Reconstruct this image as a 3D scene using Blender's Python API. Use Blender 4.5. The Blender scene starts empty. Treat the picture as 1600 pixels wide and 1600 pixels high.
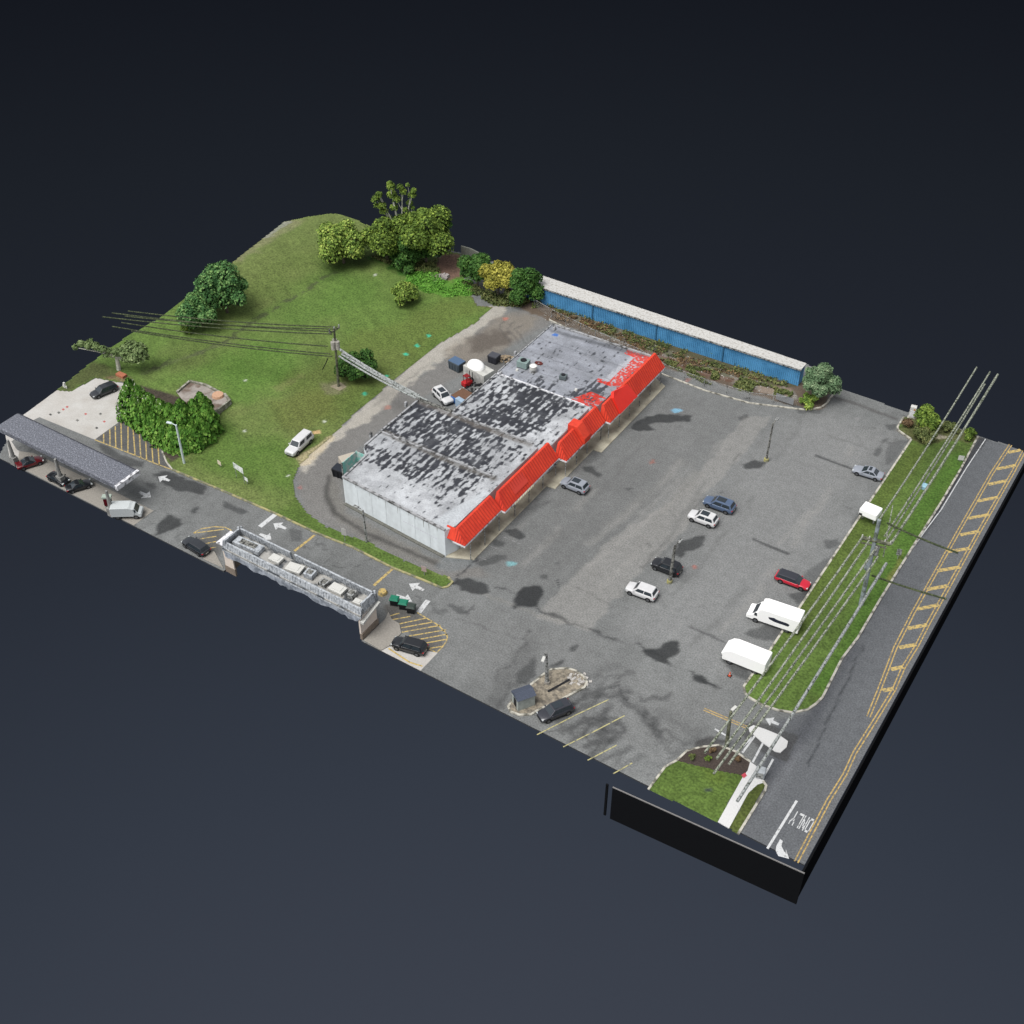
import bpy, math, random
import numpy as np
from mathutils import Vector, Matrix
random.seed(7); rng = np.random.default_rng(7)
S = bpy.context.scene
COL = S.collection
R = math.radians

# ------------------------------------------------------------------ camera
CF, CPITCH, CYAW, CH = 1960.0, R(40.9), R(33.0), 125.0
cam = bpy.data.cameras.new('camera'); co = bpy.data.objects.new('camera', cam); COL.objects.link(co)
co.location = (0, 0, CH); co.rotation_euler = (R(90) - CPITCH, 0, CYAW)
cam.sensor_width = 36; cam.lens = 36 * CF / 1600; cam.clip_start = 1; cam.clip_end = 2000
S.camera = co
FW = np.array([-math.sin(CYAW) * math.cos(CPITCH), math.cos(CYAW) * math.cos(CPITCH), -math.sin(CPITCH)])
RT = np.array([math.cos(CYAW), math.sin(CYAW), 0.]); UP = np.cross(RT, FW); CP = np.array([0, 0, CH])

# ------------------------------------------------------------------ exposure, world, sun
S.render.engine = 'CYCLES'
S.view_settings.view_transform = 'Standard'; S.view_settings.look = 'None'
S.view_settings.exposure = 0.55; S.view_settings.gamma = 1
EXPO = 2 ** 0.55
K = 1.75           # picture brightness of a horizontal surface / its albedo
def lin(v):
    v /= 255.0
    return v / 12.92 if v <= 0.04045 else ((v + 0.055) / 1.055) ** 2.4
def c(r, g, b, k=None):
    k = K if k is None else k
    return tuple(min(0.88, lin(x) / k) for x in (r, g, b)) + (1,)
SUN_EL, SUN_AZ = 62, 200       # azimuth: compass degrees from +Y clockwise
W = bpy.data.worlds.new('World'); S.world = W; W.use_nodes = True
nt = W.node_tree; nt.nodes.clear()
out = nt.nodes.new('ShaderNodeOutputWorld')
sky = nt.nodes.new('ShaderNodeTexSky'); sky.sky_type = 'NISHITA'; sky.sun_disc = False
sky.sun_elevation = R(SUN_EL); sky.sun_rotation = R(SUN_AZ); sky.air_density = 0.6; sky.dust_density = 4
hs = nt.nodes.new('ShaderNodeHueSaturation'); hs.inputs['Saturation'].default_value = 0.22
nt.links.new(sky.outputs[0], hs.inputs['Color'])
bg1 = nt.nodes.new('ShaderNodeBackground'); bg1.inputs[1].default_value = 0.15
nt.links.new(hs.outputs[0], bg1.inputs[0])
geo = nt.nodes.new('ShaderNodeTexCoord'); sep = nt.nodes.new('ShaderNodeSeparateXYZ')
nt.links.new(geo.outputs['Generated'], sep.inputs[0])
neg = nt.nodes.new('ShaderNodeMath'); neg.operation = 'MULTIPLY'; neg.inputs[1].default_value = -1
nt.links.new(sep.outputs[2], neg.inputs[0])
ramp = nt.nodes.new('ShaderNodeValToRGB'); el = ramp.color_ramp.elements
stops = [(0.30, (21, 24, 31)), (0.42, (29, 33, 40)), (0.55, (35, 39, 48)), (0.66, (42, 47, 57)), (0.79, (52, 58, 69)), (0.90, (61, 66, 77))]
while len(el) < len(stops): el.new(0.5)
for e, (p, col) in zip(el, stops):
    e.position = p; e.color = tuple(lin(x) / EXPO for x in col) + (1,)
nt.links.new(neg.outputs[0], ramp.inputs[0])
bg2 = nt.nodes.new('ShaderNodeBackground'); nt.links.new(ramp.outputs[0], bg2.inputs[0])
gt = nt.nodes.new('ShaderNodeMath'); gt.operation = 'GREATER_THAN'; gt.inputs[1].default_value = 0
nt.links.new(sep.outputs[2], gt.inputs[0])
mx = nt.nodes.new('ShaderNodeMixShader')
nt.links.new(gt.outputs[0], mx.inputs[0]); nt.links.new(bg2.outputs[0], mx.inputs[1]); nt.links.new(bg1.outputs[0], mx.inputs[2])
nt.links.new(mx.outputs[0], out.inputs[0])
sl = bpy.data.lights.new('sun', 'SUN'); sl.energy = 1.5; sl.angle = R(35); sl.color = (1, .985, .965)
so = bpy.data.objects.new('sun', sl); COL.objects.link(so)
so.rotation_euler = (R(90 - SUN_EL), 0, R(180 - SUN_AZ)); so.location = (-90, 110, 90)

# ------------------------------------------------------------------ pixel of the photograph -> point in the place
def ray(px, py): return FW * CF + RT * (px - 800) - UP * (py - 800)
def G(px, py, z=0.0):
    d = ray(px, py); return CP + d * ((z - CH) / d[2])
def RX(px, py, X):
    d = ray(px, py); return CP + d * (X / d[0])
def RY(px, py, Y):
    d = ray(px, py); return CP + d * (Y / d[1])
def P(w):
    v = np.asarray(w) - CP; z = v @ FW
    return 800 + CF * (v @ RT) / z, 800 - CF * (v @ UP) / z
def mpp(w): return float((np.asarray(w) - CP) @ FW) / CF     # metres per photo pixel there
def hgt(b, ty):
    b = np.asarray(b, float); lo, hi = 0., 40.
    for _ in range(30):
        m = (lo + hi) / 2
        if P(b + [0, 0, m])[1] > ty: lo = m
        else: hi = m
    return lo
def PG(pts, z=0.0): return np.array([G(x, y, z)[:2] for x, y in pts])

def sstep(a, b, x):
    t = np.clip((x - a) / (b - a), 0, 1); return t * t * (3 - 2 * t)
# the raised lawn beyond the swale
_s0, _s1 = G(250, 569)[:2], G(528, 425)[:2]; _sd = (_s1 - _s0) / np.linalg.norm(_s1 - _s0); _sn = np.array([-_sd[1], _sd[0]])
def hfun(x, y):
    a = (x - _s0[0]) * _sd[0] + (y - _s0[1]) * _sd[1]; d = (x - _s0[0]) * _sn[0] + (y - _s0[1]) * _sn[1]
    fa = sstep(6, 26, a)
    return fa * (1.7 * sstep(0.5, 10, d) - 1.6 * sstep(13, 26, d)) - 0.04 * np.exp(-(d / 1.0) ** 2) * sstep(-5, 5, a)
def GT(px, py, dz=0.0):
    z = 0.
    for _ in range(8):
        g = G(px, py, z + dz); z = float(hfun(g[0], g[1]))
    return np.array([g[0], g[1], z])

# ------------------------------------------------------------------ numeric helpers
def vnoise(x, y, s, seed=0):
    x = x / s + seed * 17.3; y = y / s - seed * 9.1
    xi = np.floor(x).astype(np.int64); yi = np.floor(y).astype(np.int64); xf = x - xi; yf = y - yi
    def h(a, b):
        n = (a * 374761393 + b * 668265263 + seed * 982451653) & 0xffffffff
        n = ((n ^ (n >> 13)) * 1274126177) & 0xffffffff
        return ((n ^ (n >> 16)) & 0xffff) / 65535.0
    u = xf * xf * (3 - 2 * xf); v = yf * yf * (3 - 2 * yf)
    return (h(xi, yi) * (1 - u) + h(xi + 1, yi) * u) * (1 - v) + (h(xi, yi + 1) * (1 - u) + h(xi + 1, yi + 1) * u) * v - 0.5
def fbm(x, y, s, seed=0, o=3):
    r = 0; a = 1
    for i in range(o): r = r + a * vnoise(x, y, s / 2 ** i, seed + i); a *= .55
    return r
def inpoly(x, y, poly):
    ins = np.zeros(x.shape, bool); n = len(poly)
    for i in range(n):
        x1, y1 = poly[i]; x2, y2 = poly[(i + 1) % n]
        if y1 == y2: continue
        cnd = (y1 > y) != (y2 > y)
        ins ^= cnd & (x < (x2 - x1) * (y - y1) / (y2 - y1) + x1)
    return ins
def pdist(x, y, path, closed=False):
    d = np.full(x.shape, 1e9); n = len(path)
    for i in range(n if closed else n - 1):
        ax, ay = path[i]; bx, by = path[(i + 1) % n]; dx, dy = bx - ax, by - ay; L = dx * dx + dy * dy + 1e-9
        t = np.clip(((x - ax) * dx + (y - ay) * dy) / L, 0, 1)
        d = np.minimum(d, np.hypot(x - ax - t * dx, y - ay - t * dy))
    return d
class Paint:
    def __init__(s, x, y, base):
        s.x, s.y = x, y; s.rgb = np.tile(np.array(base[:3]), (len(x), 1))
    def _mix(s, idx, w, col):
        w = w[:, None]; s.rgb[idx] = s.rgb[idx] * (1 - w) + np.array(col[:3]) * w
    def fill(s, poly, col, st=1., soft=.3, nz=0., ns=1.5, seed=1, px=True):
        poly = PG(poly) if px else np.array(poly); m = soft + nz + .5
        idx = np.where((s.x > poly[:, 0].min() - m) & (s.x < poly[:, 0].max() + m) & (s.y > poly[:, 1].min() - m) & (s.y < poly[:, 1].max() + m))[0]
        if not len(idx): return
        x, y = s.x[idx], s.y[idx]; d = pdist(x, y, poly, True); d = np.where(inpoly(x, y, poly), d, -d)
        if nz: d = d + nz * 2 * fbm(x, y, ns, seed)
        s._mix(idx, sstep(-soft, soft, d) * st, col)
    def line(s, path, w, col, st=1., soft=.15, nz=0., ns=1., seed=1, px=True, brk=0.):
        path = PG(path) if px else np.array(path); m = w + soft + nz + .5
        idx = np.where((s.x > path[:, 0].min() - m) & (s.x < path[:, 0].max() + m) & (s.y > path[:, 1].min() - m) & (s.y < path[:, 1].max() + m))[0]
        if not len(idx): return
        x, y = s.x[idx], s.y[idx]
        jx = nz * 2 * fbm(x, y, ns, seed) if nz else 0; jy = nz * 2 * fbm(x, y, ns, seed + 5) if nz else 0
        d = w / 2 - pdist(x + jx, y + jy, path); k = sstep(-soft, soft, d) * st
        if brk: k = k * sstep(-.1, .15, vnoise(x, y, brk, seed + 9) + .12)
        s._mix(idx, k, col)
    def mul(s, f): s.rgb *= f[:, None]

def obj(name, mesh, mat=None, parent=None, loc=None):
    o = bpy.data.objects.new(name, mesh); COL.objects.link(o)
    if mat is not None and not mesh.materials: mesh.materials.append(mat)
    if parent is not None: o.parent = parent
    if loc is not None: o.location = loc
    return o
def tag(o, label=None, cat=None, group=None, kind=None):
    if label: o['label'] = label
    if cat: o['category'] = cat
    if group: o['group'] = group
    if kind: o['kind'] = kind
    return o
def thing(name, label, cat, loc=(0, 0, 0), rz=0., group=None):
    o = bpy.data.objects.new(name, None); COL.objects.link(o); o.location = tuple(float(v) for v in loc); o.rotation_euler = (0, 0, rz)
    o.empty_display_size = .3
    return tag(o, label, cat, group)

class MB:
    def __init__(s): s.v = []; s.f = []
    def add(s, v, f):
        n = len(s.v); s.v += [tuple(map(float, p)) for p in v]; s.f += [tuple(i + n for i in q) for q in f]; return s
    def box(s, x0, x1, y0, y1, z0, z1, M=None):
        v = [(x, y, z) for z in (z0, z1) for x, y in ((x0, y0), (x1, y0), (x1, y1), (x0, y1))]
        if M is not None: v = [tuple(M @ Vector(p)) for p in v]
        return s.add(v, [(3, 2, 1, 0), (4, 5, 6, 7), (0, 1, 5, 4), (1, 2, 6, 5), (2, 3, 7, 6), (3, 0, 4, 7)])
    def prism(s, poly, z0, z1, M=None):
        from mathutils.geometry import tessellate_polygon
        n = len(poly); poly = [(float(p[0]), float(p[1])) for p in poly]
        v = [(x, y, z0) for x, y in poly] + [(x, y, z1) for x, y in poly]
        if M is not None: v = [tuple(M @ Vector(p)) for p in v]
        a = sum(poly[i][0] * poly[(i + 1) % n][1] - poly[(i + 1) % n][0] * poly[i][1] for i in range(n))
        f = []
        for t in tessellate_polygon([[Vector((x, y, 0)) for x, y in poly]]):
            ar = (poly[t[1]][0] - poly[t[0]][0]) * (poly[t[2]][1] - poly[t[0]][1]) - (poly[t[2]][0] - poly[t[0]][0]) * (poly[t[1]][1] - poly[t[0]][1])
            t = t if ar > 0 else (t[2], t[1], t[0])
            f.append(tuple(i + n for i in t)); f.append((t[2], t[1], t[0]))
        for i in range(n):
            j = (i + 1) % n; f.append((i, j, j + n, i + n) if a > 0 else (j, i, i + n, j + n))
        return s.add(v, f)
    def tube(s, pts, r, n=8, r2=None, cap=True):
        pts = [Vector(tuple(map(float, p))) for p in pts]; m = len(pts); r2 = r if r2 is None else r2; v = []; f = []
        up = None
        for i, p in enumerate(pts):
            d = (pts[min(i + 1, m - 1)] - pts[max(i - 1, 0)]).normalized()
            a = Vector((0, 0, 1)) if abs(d.z) < .9 else Vector((1, 0, 0))
            u = d.cross(a).normalized(); w = d.cross(u).normalized(); rr = r + (r2 - r) * i / max(1, m - 1)
            v += [p + (u * math.cos(2 * math.pi * k / n) + w * math.sin(2 * math.pi * k / n)) * rr for k in range(n)]
        for i in range(m - 1):
            for k in range(n): f.append((i * n + k, i * n + (k + 1) % n, (i + 1) * n + (k + 1) % n, (i + 1) * n + k))
        if cap: f += [tuple(range(n)), tuple(range((m - 1) * n, m * n))[::-1]]
        return s.add(v, f)
    def quad(s, a, b, c_, d): return s.add([a, b, c_, d], [(0, 1, 2, 3)])
    def build(s, name, mat, parent=None, loc=None, smooth=False, bevel=0, seg=2):
        me = bpy.data.meshes.new(name); me.from_pydata(s.v, [], s.f); me.update()
        if smooth: me.shade_smooth()
        o = obj(name, me, mat, parent, loc)
        if bevel:
            b = o.modifiers.new('bevel', 'BEVEL'); b.width = bevel; b.segments = seg; b.limit_method = 'ANGLE'; b.angle_limit = R(35)
        return o

def ribbon(path, w, z0, z1, px=True, closed=False):
    """a strip of width w along a path, as a MB"""
    pts = PG(path) if px else np.array(path, float); m = MB(); n = len(pts)
    nr = []
    for i in range(n):
        a = pts[(i - 1) % n] if (closed or i) else pts[i]; b = pts[(i + 1) % n] if (closed or i < n - 1) else pts[i]
        d = (b - a) / (np.linalg.norm(b - a) + 1e-9); nr.append(np.array([-d[1], d[0]]) * w / 2)
    L = [tuple(p + q) for p, q in zip(pts, nr)]; Rr = [tuple(p - q) for p, q in zip(pts, nr)]
    v = [(x, y, z) for z in (z0, z1) for x, y in L + Rr]; f = []
    for i in range(n if closed else n - 1):
        j = (i + 1) % n
        f += [(2 * n + i, 3 * n + i, 3 * n + j, 2 * n + j)]
        if z1 - z0 > .001: f += [(i, 2 * n + i, 2 * n + j, j), (n + j, 3 * n + j, 3 * n + i, n + i)]
    if not closed and z1 - z0 > .001: f += [(0, n, 3 * n, 2 * n), (n - 1, 3 * n - 1, 4 * n - 1, 2 * n - 1)]
    return m.add(v, f)

# ------------------------------------------------------------------ materials
def newmat(name):
    m = bpy.data.materials.new(name); m.use_nodes = True; n = m.node_tree; b = n.nodes['Principled BSDF']; return m, n, b
def mat(name, col, rough=.7, metal=0., nz=.12, sc=6., col2=None, sc2=1.2, cover=.5, soft=.08, spec=.3, bump=0.0, coat=0., stretch=None, detail=3):
    m, n, b = newmat(name); b.inputs['Roughness'].default_value = rough; b.inputs['Metallic'].default_value = metal
    b.inputs['Specular IOR Level'].default_value = spec; b.inputs['Coat Weight'].default_value = coat
    tc = n.nodes.new('ShaderNodeTexCoord'); no = n.nodes.new('ShaderNodeTexNoise'); no.inputs['Scale'].default_value = sc; no.inputs['Detail'].default_value = detail
    n.links.new(tc.outputs['Object'], no.inputs['Vector'])
    mr = n.nodes.new('ShaderNodeMapRange'); mr.inputs['From Min'].default_value = .3; mr.inputs['From Max'].default_value = .7
    mr.inputs['To Min'].default_value = 1 - nz; mr.inputs['To Max'].default_value = 1 + nz; n.links.new(no.outputs['Fac'], mr.inputs['Value'])
    src = None
    if col2 is not None:
        no2 = n.nodes.new('ShaderNodeTexNoise'); no2.inputs['Scale'].default_value = sc2; no2.inputs['Detail'].default_value = 5
        if stretch:
            mp = n.nodes.new('ShaderNodeMapping'); mp.inputs['Scale'].default_value = stretch
            n.links.new(tc.outputs['Object'], mp.inputs[0]); n.links.new(mp.outputs[0], no2.inputs['Vector'])
        else: n.links.new(tc.outputs['Object'], no2.inputs['Vector'])
        m2 = n.nodes.new('ShaderNodeMapRange'); t = .5 + (.5 - cover) * .35
        m2.inputs['From Min'].default_value = t - soft; m2.inputs['From Max'].default_value = t + soft; n.links.new(no2.outputs['Fac'], m2.inputs['Value'])
        mixc = n.nodes.new('ShaderNodeMix'); mixc.data_type = 'RGBA'; mixc.inputs[6].default_value = col; mixc.inputs[7].default_value = col2
        n.links.new(m2.outputs[0], mixc.inputs[0]); src = mixc.outputs[2]
    vm = n.nodes.new('ShaderNodeVectorMath'); vm.operation = 'SCALE'
    if src: n.links.new(src, vm.inputs[0])
    else: vm.inputs[0].default_value = col[:3]
    n.links.new(mr.outputs[0], vm.inputs['Scale']); n.links.new(vm.outputs[0], b.inputs['Base Color'])
    if bump:
        bp = n.nodes.new('ShaderNodeBump'); bp.inputs['Strength'].default_value = bump; bp.inputs['Distance'].default_value = .05
        n.links.new(no.outputs['Fac'], bp.inputs['Height']); n.links.new(bp.outputs[0], b.inputs['Normal'])
    return m
def vcmat(name, rough=.9, sc=5., nz=.18, sc2=1.3, nz2=.08, bump=.25, hue=0.):
    """colour attribute times two noises: grain of the ground"""
    m, n, b = newmat(name); b.inputs['Roughness'].default_value = rough; b.inputs['Specular IOR Level'].default_value = .15
    at = n.nodes.new('ShaderNodeAttribute'); at.attribute_name = 'Col'; tc = n.nodes.new('ShaderNodeTexCoord')
    last = None
    for s_, a_, dt in ((sc, nz, 2), (sc2, nz2, 4)):
        no = n.nodes.new('ShaderNodeTexNoise'); no.inputs['Scale'].default_value = s_; no.inputs['Detail'].default_value = dt; n.links.new(tc.outputs['Object'], no.inputs['Vector'])
        mr = n.nodes.new('ShaderNodeMapRange'); mr.inputs['From Min'].default_value = .3; mr.inputs['From Max'].default_value = .7
        mr.inputs['To Min'].default_value = 1 - a_; mr.inputs['To Max'].default_value = 1 + a_; n.links.new(no.outputs['Fac'], mr.inputs['Value'])
        vm = n.nodes.new('ShaderNodeVectorMath'); vm.operation = 'SCALE'
        n.links.new(last or at.outputs['Color'], vm.inputs[0]); n.links.new(mr.outputs[0], vm.inputs['Scale']); last = vm.outputs[0]
        if s_ == sc: fine = no
    n.links.new(last, b.inputs['Base Color'])
    bp = n.nodes.new('ShaderNodeBump'); bp.inputs['Strength'].default_value = bump; bp.inputs['Distance'].default_value = .05
    n.links.new(fine.outputs['Fac'], bp.inputs['Height']); n.links.new(bp.outputs[0], b.inputs['Normal'])
    return m
def leafmat(name, ca, cb, cc=None, sc=.9):
    m, n, b = newmat(name); b.inputs['Roughness'].default_value = .75; b.inputs['Specular IOR Level'].default_value = .2
    g = n.nodes.new('ShaderNodeNewGeometry'); tc = n.nodes.new('ShaderNodeTexCoord')
    no = n.nodes.new('ShaderNodeTexNoise'); no.inputs['Scale'].default_value = sc; no.inputs['Detail'].default_value = 2; n.links.new(tc.outputs['Object'], no.inputs['Vector'])
    a = n.nodes.new('ShaderNodeMath'); a.operation = 'MULTIPLY_ADD'; a.inputs[1].default_value = .5; n.links.new(g.outputs['Random Per Island'], a.inputs[0])
    mr = n.nodes.new('ShaderNodeMapRange'); mr.inputs['From Min'].default_value = .35; mr.inputs['From Max'].default_value = .65; mr.inputs['To Max'].default_value = .5
    n.links.new(no.outputs['Fac'], mr.inputs['Value']); n.links.new(mr.outputs[0], a.inputs[2])
    rp = n.nodes.new('ShaderNodeValToRGB'); rp.color_ramp.elements[0].color = ca; rp.color_ramp.elements[1].color = cc or cb
    if cc: e = rp.color_ramp.elements.new(.55); e.color = cb
    n.links.new(a.outputs[0], rp.inputs[0]); n.links.new(rp.outputs[0], b.inputs['Base Color'])
    return m

def wcurb(): return mat('weathered_kerb_concrete', c(214, 210, 196), .9, nz=.15, sc=4, col2=c(120, 118, 108), sc2=1.1, cover=.35)
M = {}
M['kerb'] = wcurb()
M['asphalt'] = vcmat('asphalt_with_wear_and_stains', nz=.26, sc=4.6, nz2=.08, sc2=.9)
M['grass'] = vcmat('mown_grass', nz=.34, sc=3.2, nz2=.13, sc2=.8, bump=.3)
M['slabside'] = mat('dark_slab_edge', c(70, 72, 74), .9)
M['darkwall'] = mat('black_panel', (.0072, .0076, .0086, 1), .95, nz=.05, spec=.0)
M['panelrim'] = mat('light_panel_rim', c(138, 136, 134, 1.6), .8, nz=.1)
M['white_line'] = mat('worn_white_road_paint', c(228, 230, 230), .7, nz=.1, col2=c(150, 150, 148), sc2=2.5, cover=.18)
M['yellow_line'] = mat('worn_yellow_road_paint', c(220, 192, 120), .7, nz=.15, col2=c(150, 140, 112), sc2=2.6, cover=.38)
M['orange_line'] = mat('double_yellow_road_paint', c(216, 184, 112), .7, nz=.15, col2=c(140, 126, 98), sc2=3.0, cover=.38)
M['pale_yellow'] = mat('faded_pale_yellow_paint', c(208, 200, 140), .7, nz=.12, col2=c(130, 128, 110), sc2=2.2, cover=.3)
M['concrete'] = mat('light_concrete', c(218, 216, 211), .9, nz=.1, sc=5, col2=c(200, 195, 187), sc2=.3, cover=.4, soft=.2)
M['walkway'] = mat('tan_concrete_walkway', c(214, 208, 186), .9, nz=.1, sc=5, col2=c(164, 157, 138), sc2=.5, cover=.35, soft=.15)
M['sidewalk'] = mat('bright_concrete_pavement', c(240, 240, 238), .9, nz=.05, sc=6)
M['pedconc'] = mat('grey_brown_concrete', c(168, 163, 154), .9, nz=.14, sc=5)
M['mulch'] = mat('dark_mulch', c(80, 70, 64), 1, nz=.3, sc=5)
M['redmulch'] = mat('red_brown_earth', c(122, 98, 88), 1, nz=.3, sc=4, col2=c(150, 130, 115), sc2=1.5, cover=.3)
M['red'] = mat('red_standing_seam_metal', c(232, 74, 50, 1.4), .65, nz=.10, sc=2, spec=.25, col2=c(206, 60, 44, 1.4), sc2=.4, cover=.45, soft=.2)
M['redseam'] = mat('darker_red_seam', c(184, 54, 40, 1.4), .6, nz=.1)
M['redsign'] = mat('smooth_red_sign_sheet', c(226, 50, 38, 1.2), .4, nz=.03, sc=2)
M['redsign2'] = mat('duller_red_sign_sheet', c(205, 66, 52, 1.25), .5, nz=.03, sc=2)
M['fascia'] = mat('weathered_white_fascia', c(205, 205, 208, 1.0), .7, nz=.15, sc=2, col2=c(110, 110, 112), sc2=1.5, cover=.25)
M['wallwhite'] = mat('stained_white_wall_paint', c(214, 221, 224, 1.12), .8, nz=.05, sc=1.5, col2=c(192, 198, 200, 1.15), sc2=.4, cover=.3, soft=.2, stretch=(1.6, 1, .35))
M['wallbase'] = mat('dirty_wall_foot', c(120, 120, 112), .9, nz=.2, sc=3)
M['parapet'] = mat('roof_parapet_membrane', c(185, 186, 188), .8, nz=.2, sc=3, col2=c(90, 90, 88), sc2=1.3, cover=.35)
M['dark'] = mat('near_black', c(30, 32, 36), .6)
M['glass'] = mat('dark_glass', c(40, 47, 52, 1.0), .12, nz=.1, spec=.6, sc=2)
M['storeglass'] = mat('storefront_glass', c(52, 56, 56, 1.0), .15, nz=.2, sc=1, spec=.6)
M['steel'] = mat('grey_galvanised_steel', c(172, 174, 172, 1.3), .6, metal=.3, nz=.2, sc=4, col2=c(84, 84, 80), sc2=3, cover=.4)
M['darksteel'] = mat('dark_weathered_pole', c(132, 132, 126, 1.3), .7, nz=.3, sc=4, col2=c(60, 60, 58), sc2=3, cover=.45)
M['whitesteel'] = mat('white_lamp_pole', c(196, 208, 208, 1.2), .5, nz=.15, sc=3)
M['wood'] = mat('grey_green_weathered_wood', c(128, 130, 108), .9, nz=.3, sc=3, col2=c(78, 82, 66), sc2=2, cover=.4)
M['bluewood'] = mat('pale_blue_grey_pole', c(148, 158, 162, 1.3), .8, nz=.25, sc=3, col2=c(112, 122, 108), sc2=1.2, cover=.35)
M['wire'] = mat('speckled_grey_wire', c(150, 154, 140, 1.2), .7, nz=.35, sc=6, col2=c(70, 78, 58, 1.3), sc2=4.5, cover=.40, soft=.06)
M['wiredark'] = mat('dark_wire', c(84, 92, 62, 1.2), .7, nz=.3, sc=5, col2=c(46, 56, 32, 1.3), sc2=4.2, cover=.6, soft=.06)
M['cable'] = mat('grey_cable_sheath', c(158, 162, 160, 1.3), .7, nz=.3, sc=4, col2=c(70, 76, 68, 1.4), sc2=3.4, cover=.28, soft=.06)
M['slate'] = mat('speckled_slate_shingle', c(116, 119, 128), .85, nz=.4, sc=5.5, col2=c(160, 164, 174), sc2=4.5, cover=.25, soft=.06, detail=1)
M['bankwall'] = mat('beige_stucco', c(214, 202, 190, 1.15), .9, nz=.06, sc=2)
M['brick'] = mat('brown_grey_stone_base', c(128, 116, 104, 1.2), .9, nz=.25, sc=5)
M['bankmetal'] = mat('pale_grey_standing_seam', c(182, 187, 191, 1.35), .7, nz=.25, sc=3.5, col2=c(138, 143, 148, 1.35), sc2=2.2, cover=.35)
M['bankroof'] = mat('bank_roof_membrane', c(192, 190, 184), .8, nz=.15, sc=2, col2=c(88, 92, 96), sc2=.55, cover=.42, soft=.06)
M['blue'] = mat('blue_corrugated_metal', c(80, 142, 186, 1.05), .5, nz=.08, sc=2, spec=.4, col2=c(64, 122, 164, 1.05), sc2=.5, cover=.35, soft=.1)
M['blueroof'] = mat('white_metal_roof', c(222, 221, 216), .7, nz=.14, sc=6, col2=c(190, 186, 178), sc2=2.5, cover=.3)
M['tyre'] = mat('tyre_rubber', c(28, 28, 28), .9)
M['rim'] = mat('alloy_rim', c(130, 132, 135), .35, metal=.6)
M['trim'] = mat('black_plastic_trim', c(38, 40, 42), .7)
M['lamp'] = mat('clear_lamp_lens', c(200, 205, 205, 1.4), .15)
M['taillamp'] = mat('red_lamp_lens', c(176, 28, 40, 1.4), .2)
M['plate'] = mat('number_plate', c(200, 200, 190), .5)
M['vanwhite'] = mat('bright_white_van_paint', (.80, .80, .785, 1), .5, nz=.02, spec=.3)
M['chalk'] = mat('off_white_plastic', c(232, 232, 226), .8, nz=.06)
M['bark'] = mat('grey_brown_bark', c(112, 104, 90), .95, nz=.25, sc=3)
M['palebark'] = mat('pale_silvery_bark', c(190, 190, 176, 1.2), .9, nz=.25, sc=3)
def paint(nm, r, g, b): return mat(nm, c(r, g, b), .28, nz=.05, sc=1.2, spec=.5, coat=.4)
M['p_white'] = paint('white_car_paint', 240, 240, 240); M['p_black'] = paint('black_car_paint', 34, 37, 42); M['p_navy'] = paint('slate_blue_car_paint', 92, 112, 142)
M['p_silver'] = paint('silver_car_paint', 168, 174, 184); M['p_red'] = paint('red_car_paint', 226, 36, 62); M['p_dark'] = paint('dark_grey_car_paint', 58, 60, 68)
M['p_maroon'] = paint('dark_red_car_paint', 105, 20, 28); M['p_charcoal'] = paint('charcoal_car_paint', 48, 52, 58)

# ------------------------------------------------------------------ ground sheets
def grid(name, poly, step, zf, colf, m, holes=(), jit=0.):
    x0, y0 = poly.min(0); x1, y1 = poly.max(0)
    nx = int((x1 - x0) / step) + 1; ny = int((y1 - y0) / step) + 1
    sx = (x1 - x0) / nx; sy = (y1 - y0) / ny
    gx, gy = np.meshgrid(x0 + sx * np.arange(nx + 1), y0 + sy * np.arange(ny + 1)); cx = gx[:-1, :-1] + sx / 2; cy = gy[:-1, :-1] + sy / 2
    keep = inpoly(cx, cy, poly)
    for h in holes: keep &= ~(h(cx, cy) if callable(h) else inpoly(cx, cy, h))
    jj, ii = np.where(keep); a = jj * (nx + 1) + ii
    q = np.stack([a, a + 1, a + nx + 2, a + nx + 1], 1)
    used, inv = np.unique(q, return_inverse=True); q = inv.reshape(q.shape)
    x = gx.ravel()[used]; y = gy.ravel()[used]; z = zf(x, y)
    me = bpy.data.meshes.new(name); me.vertices.add(len(x)); me.vertices.foreach_set('co', np.stack([x, y, z], 1).astype(np.float32).ravel())
    me.loops.add(q.size); me.loops.foreach_set('vertex_index', q.astype(np.int32).ravel())
    me.polygons.add(len(q)); me.polygons.foreach_set('loop_start', np.arange(0, q.size, 4, dtype=np.int32)); me.polygons.foreach_set('loop_total', np.full(len(q), 4, np.int32))
    me.update(calc_edges=True); me.validate(); me.shade_smooth()
    rgb = colf(x, y); ca = me.color_attributes.new('Col', 'FLOAT_COLOR', 'POINT')
    ca.data.foreach_set('color', np.concatenate([rgb, np.ones((len(x), 1))], 1).astype(np.float32).ravel())
    return obj(name, me, m)

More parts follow.
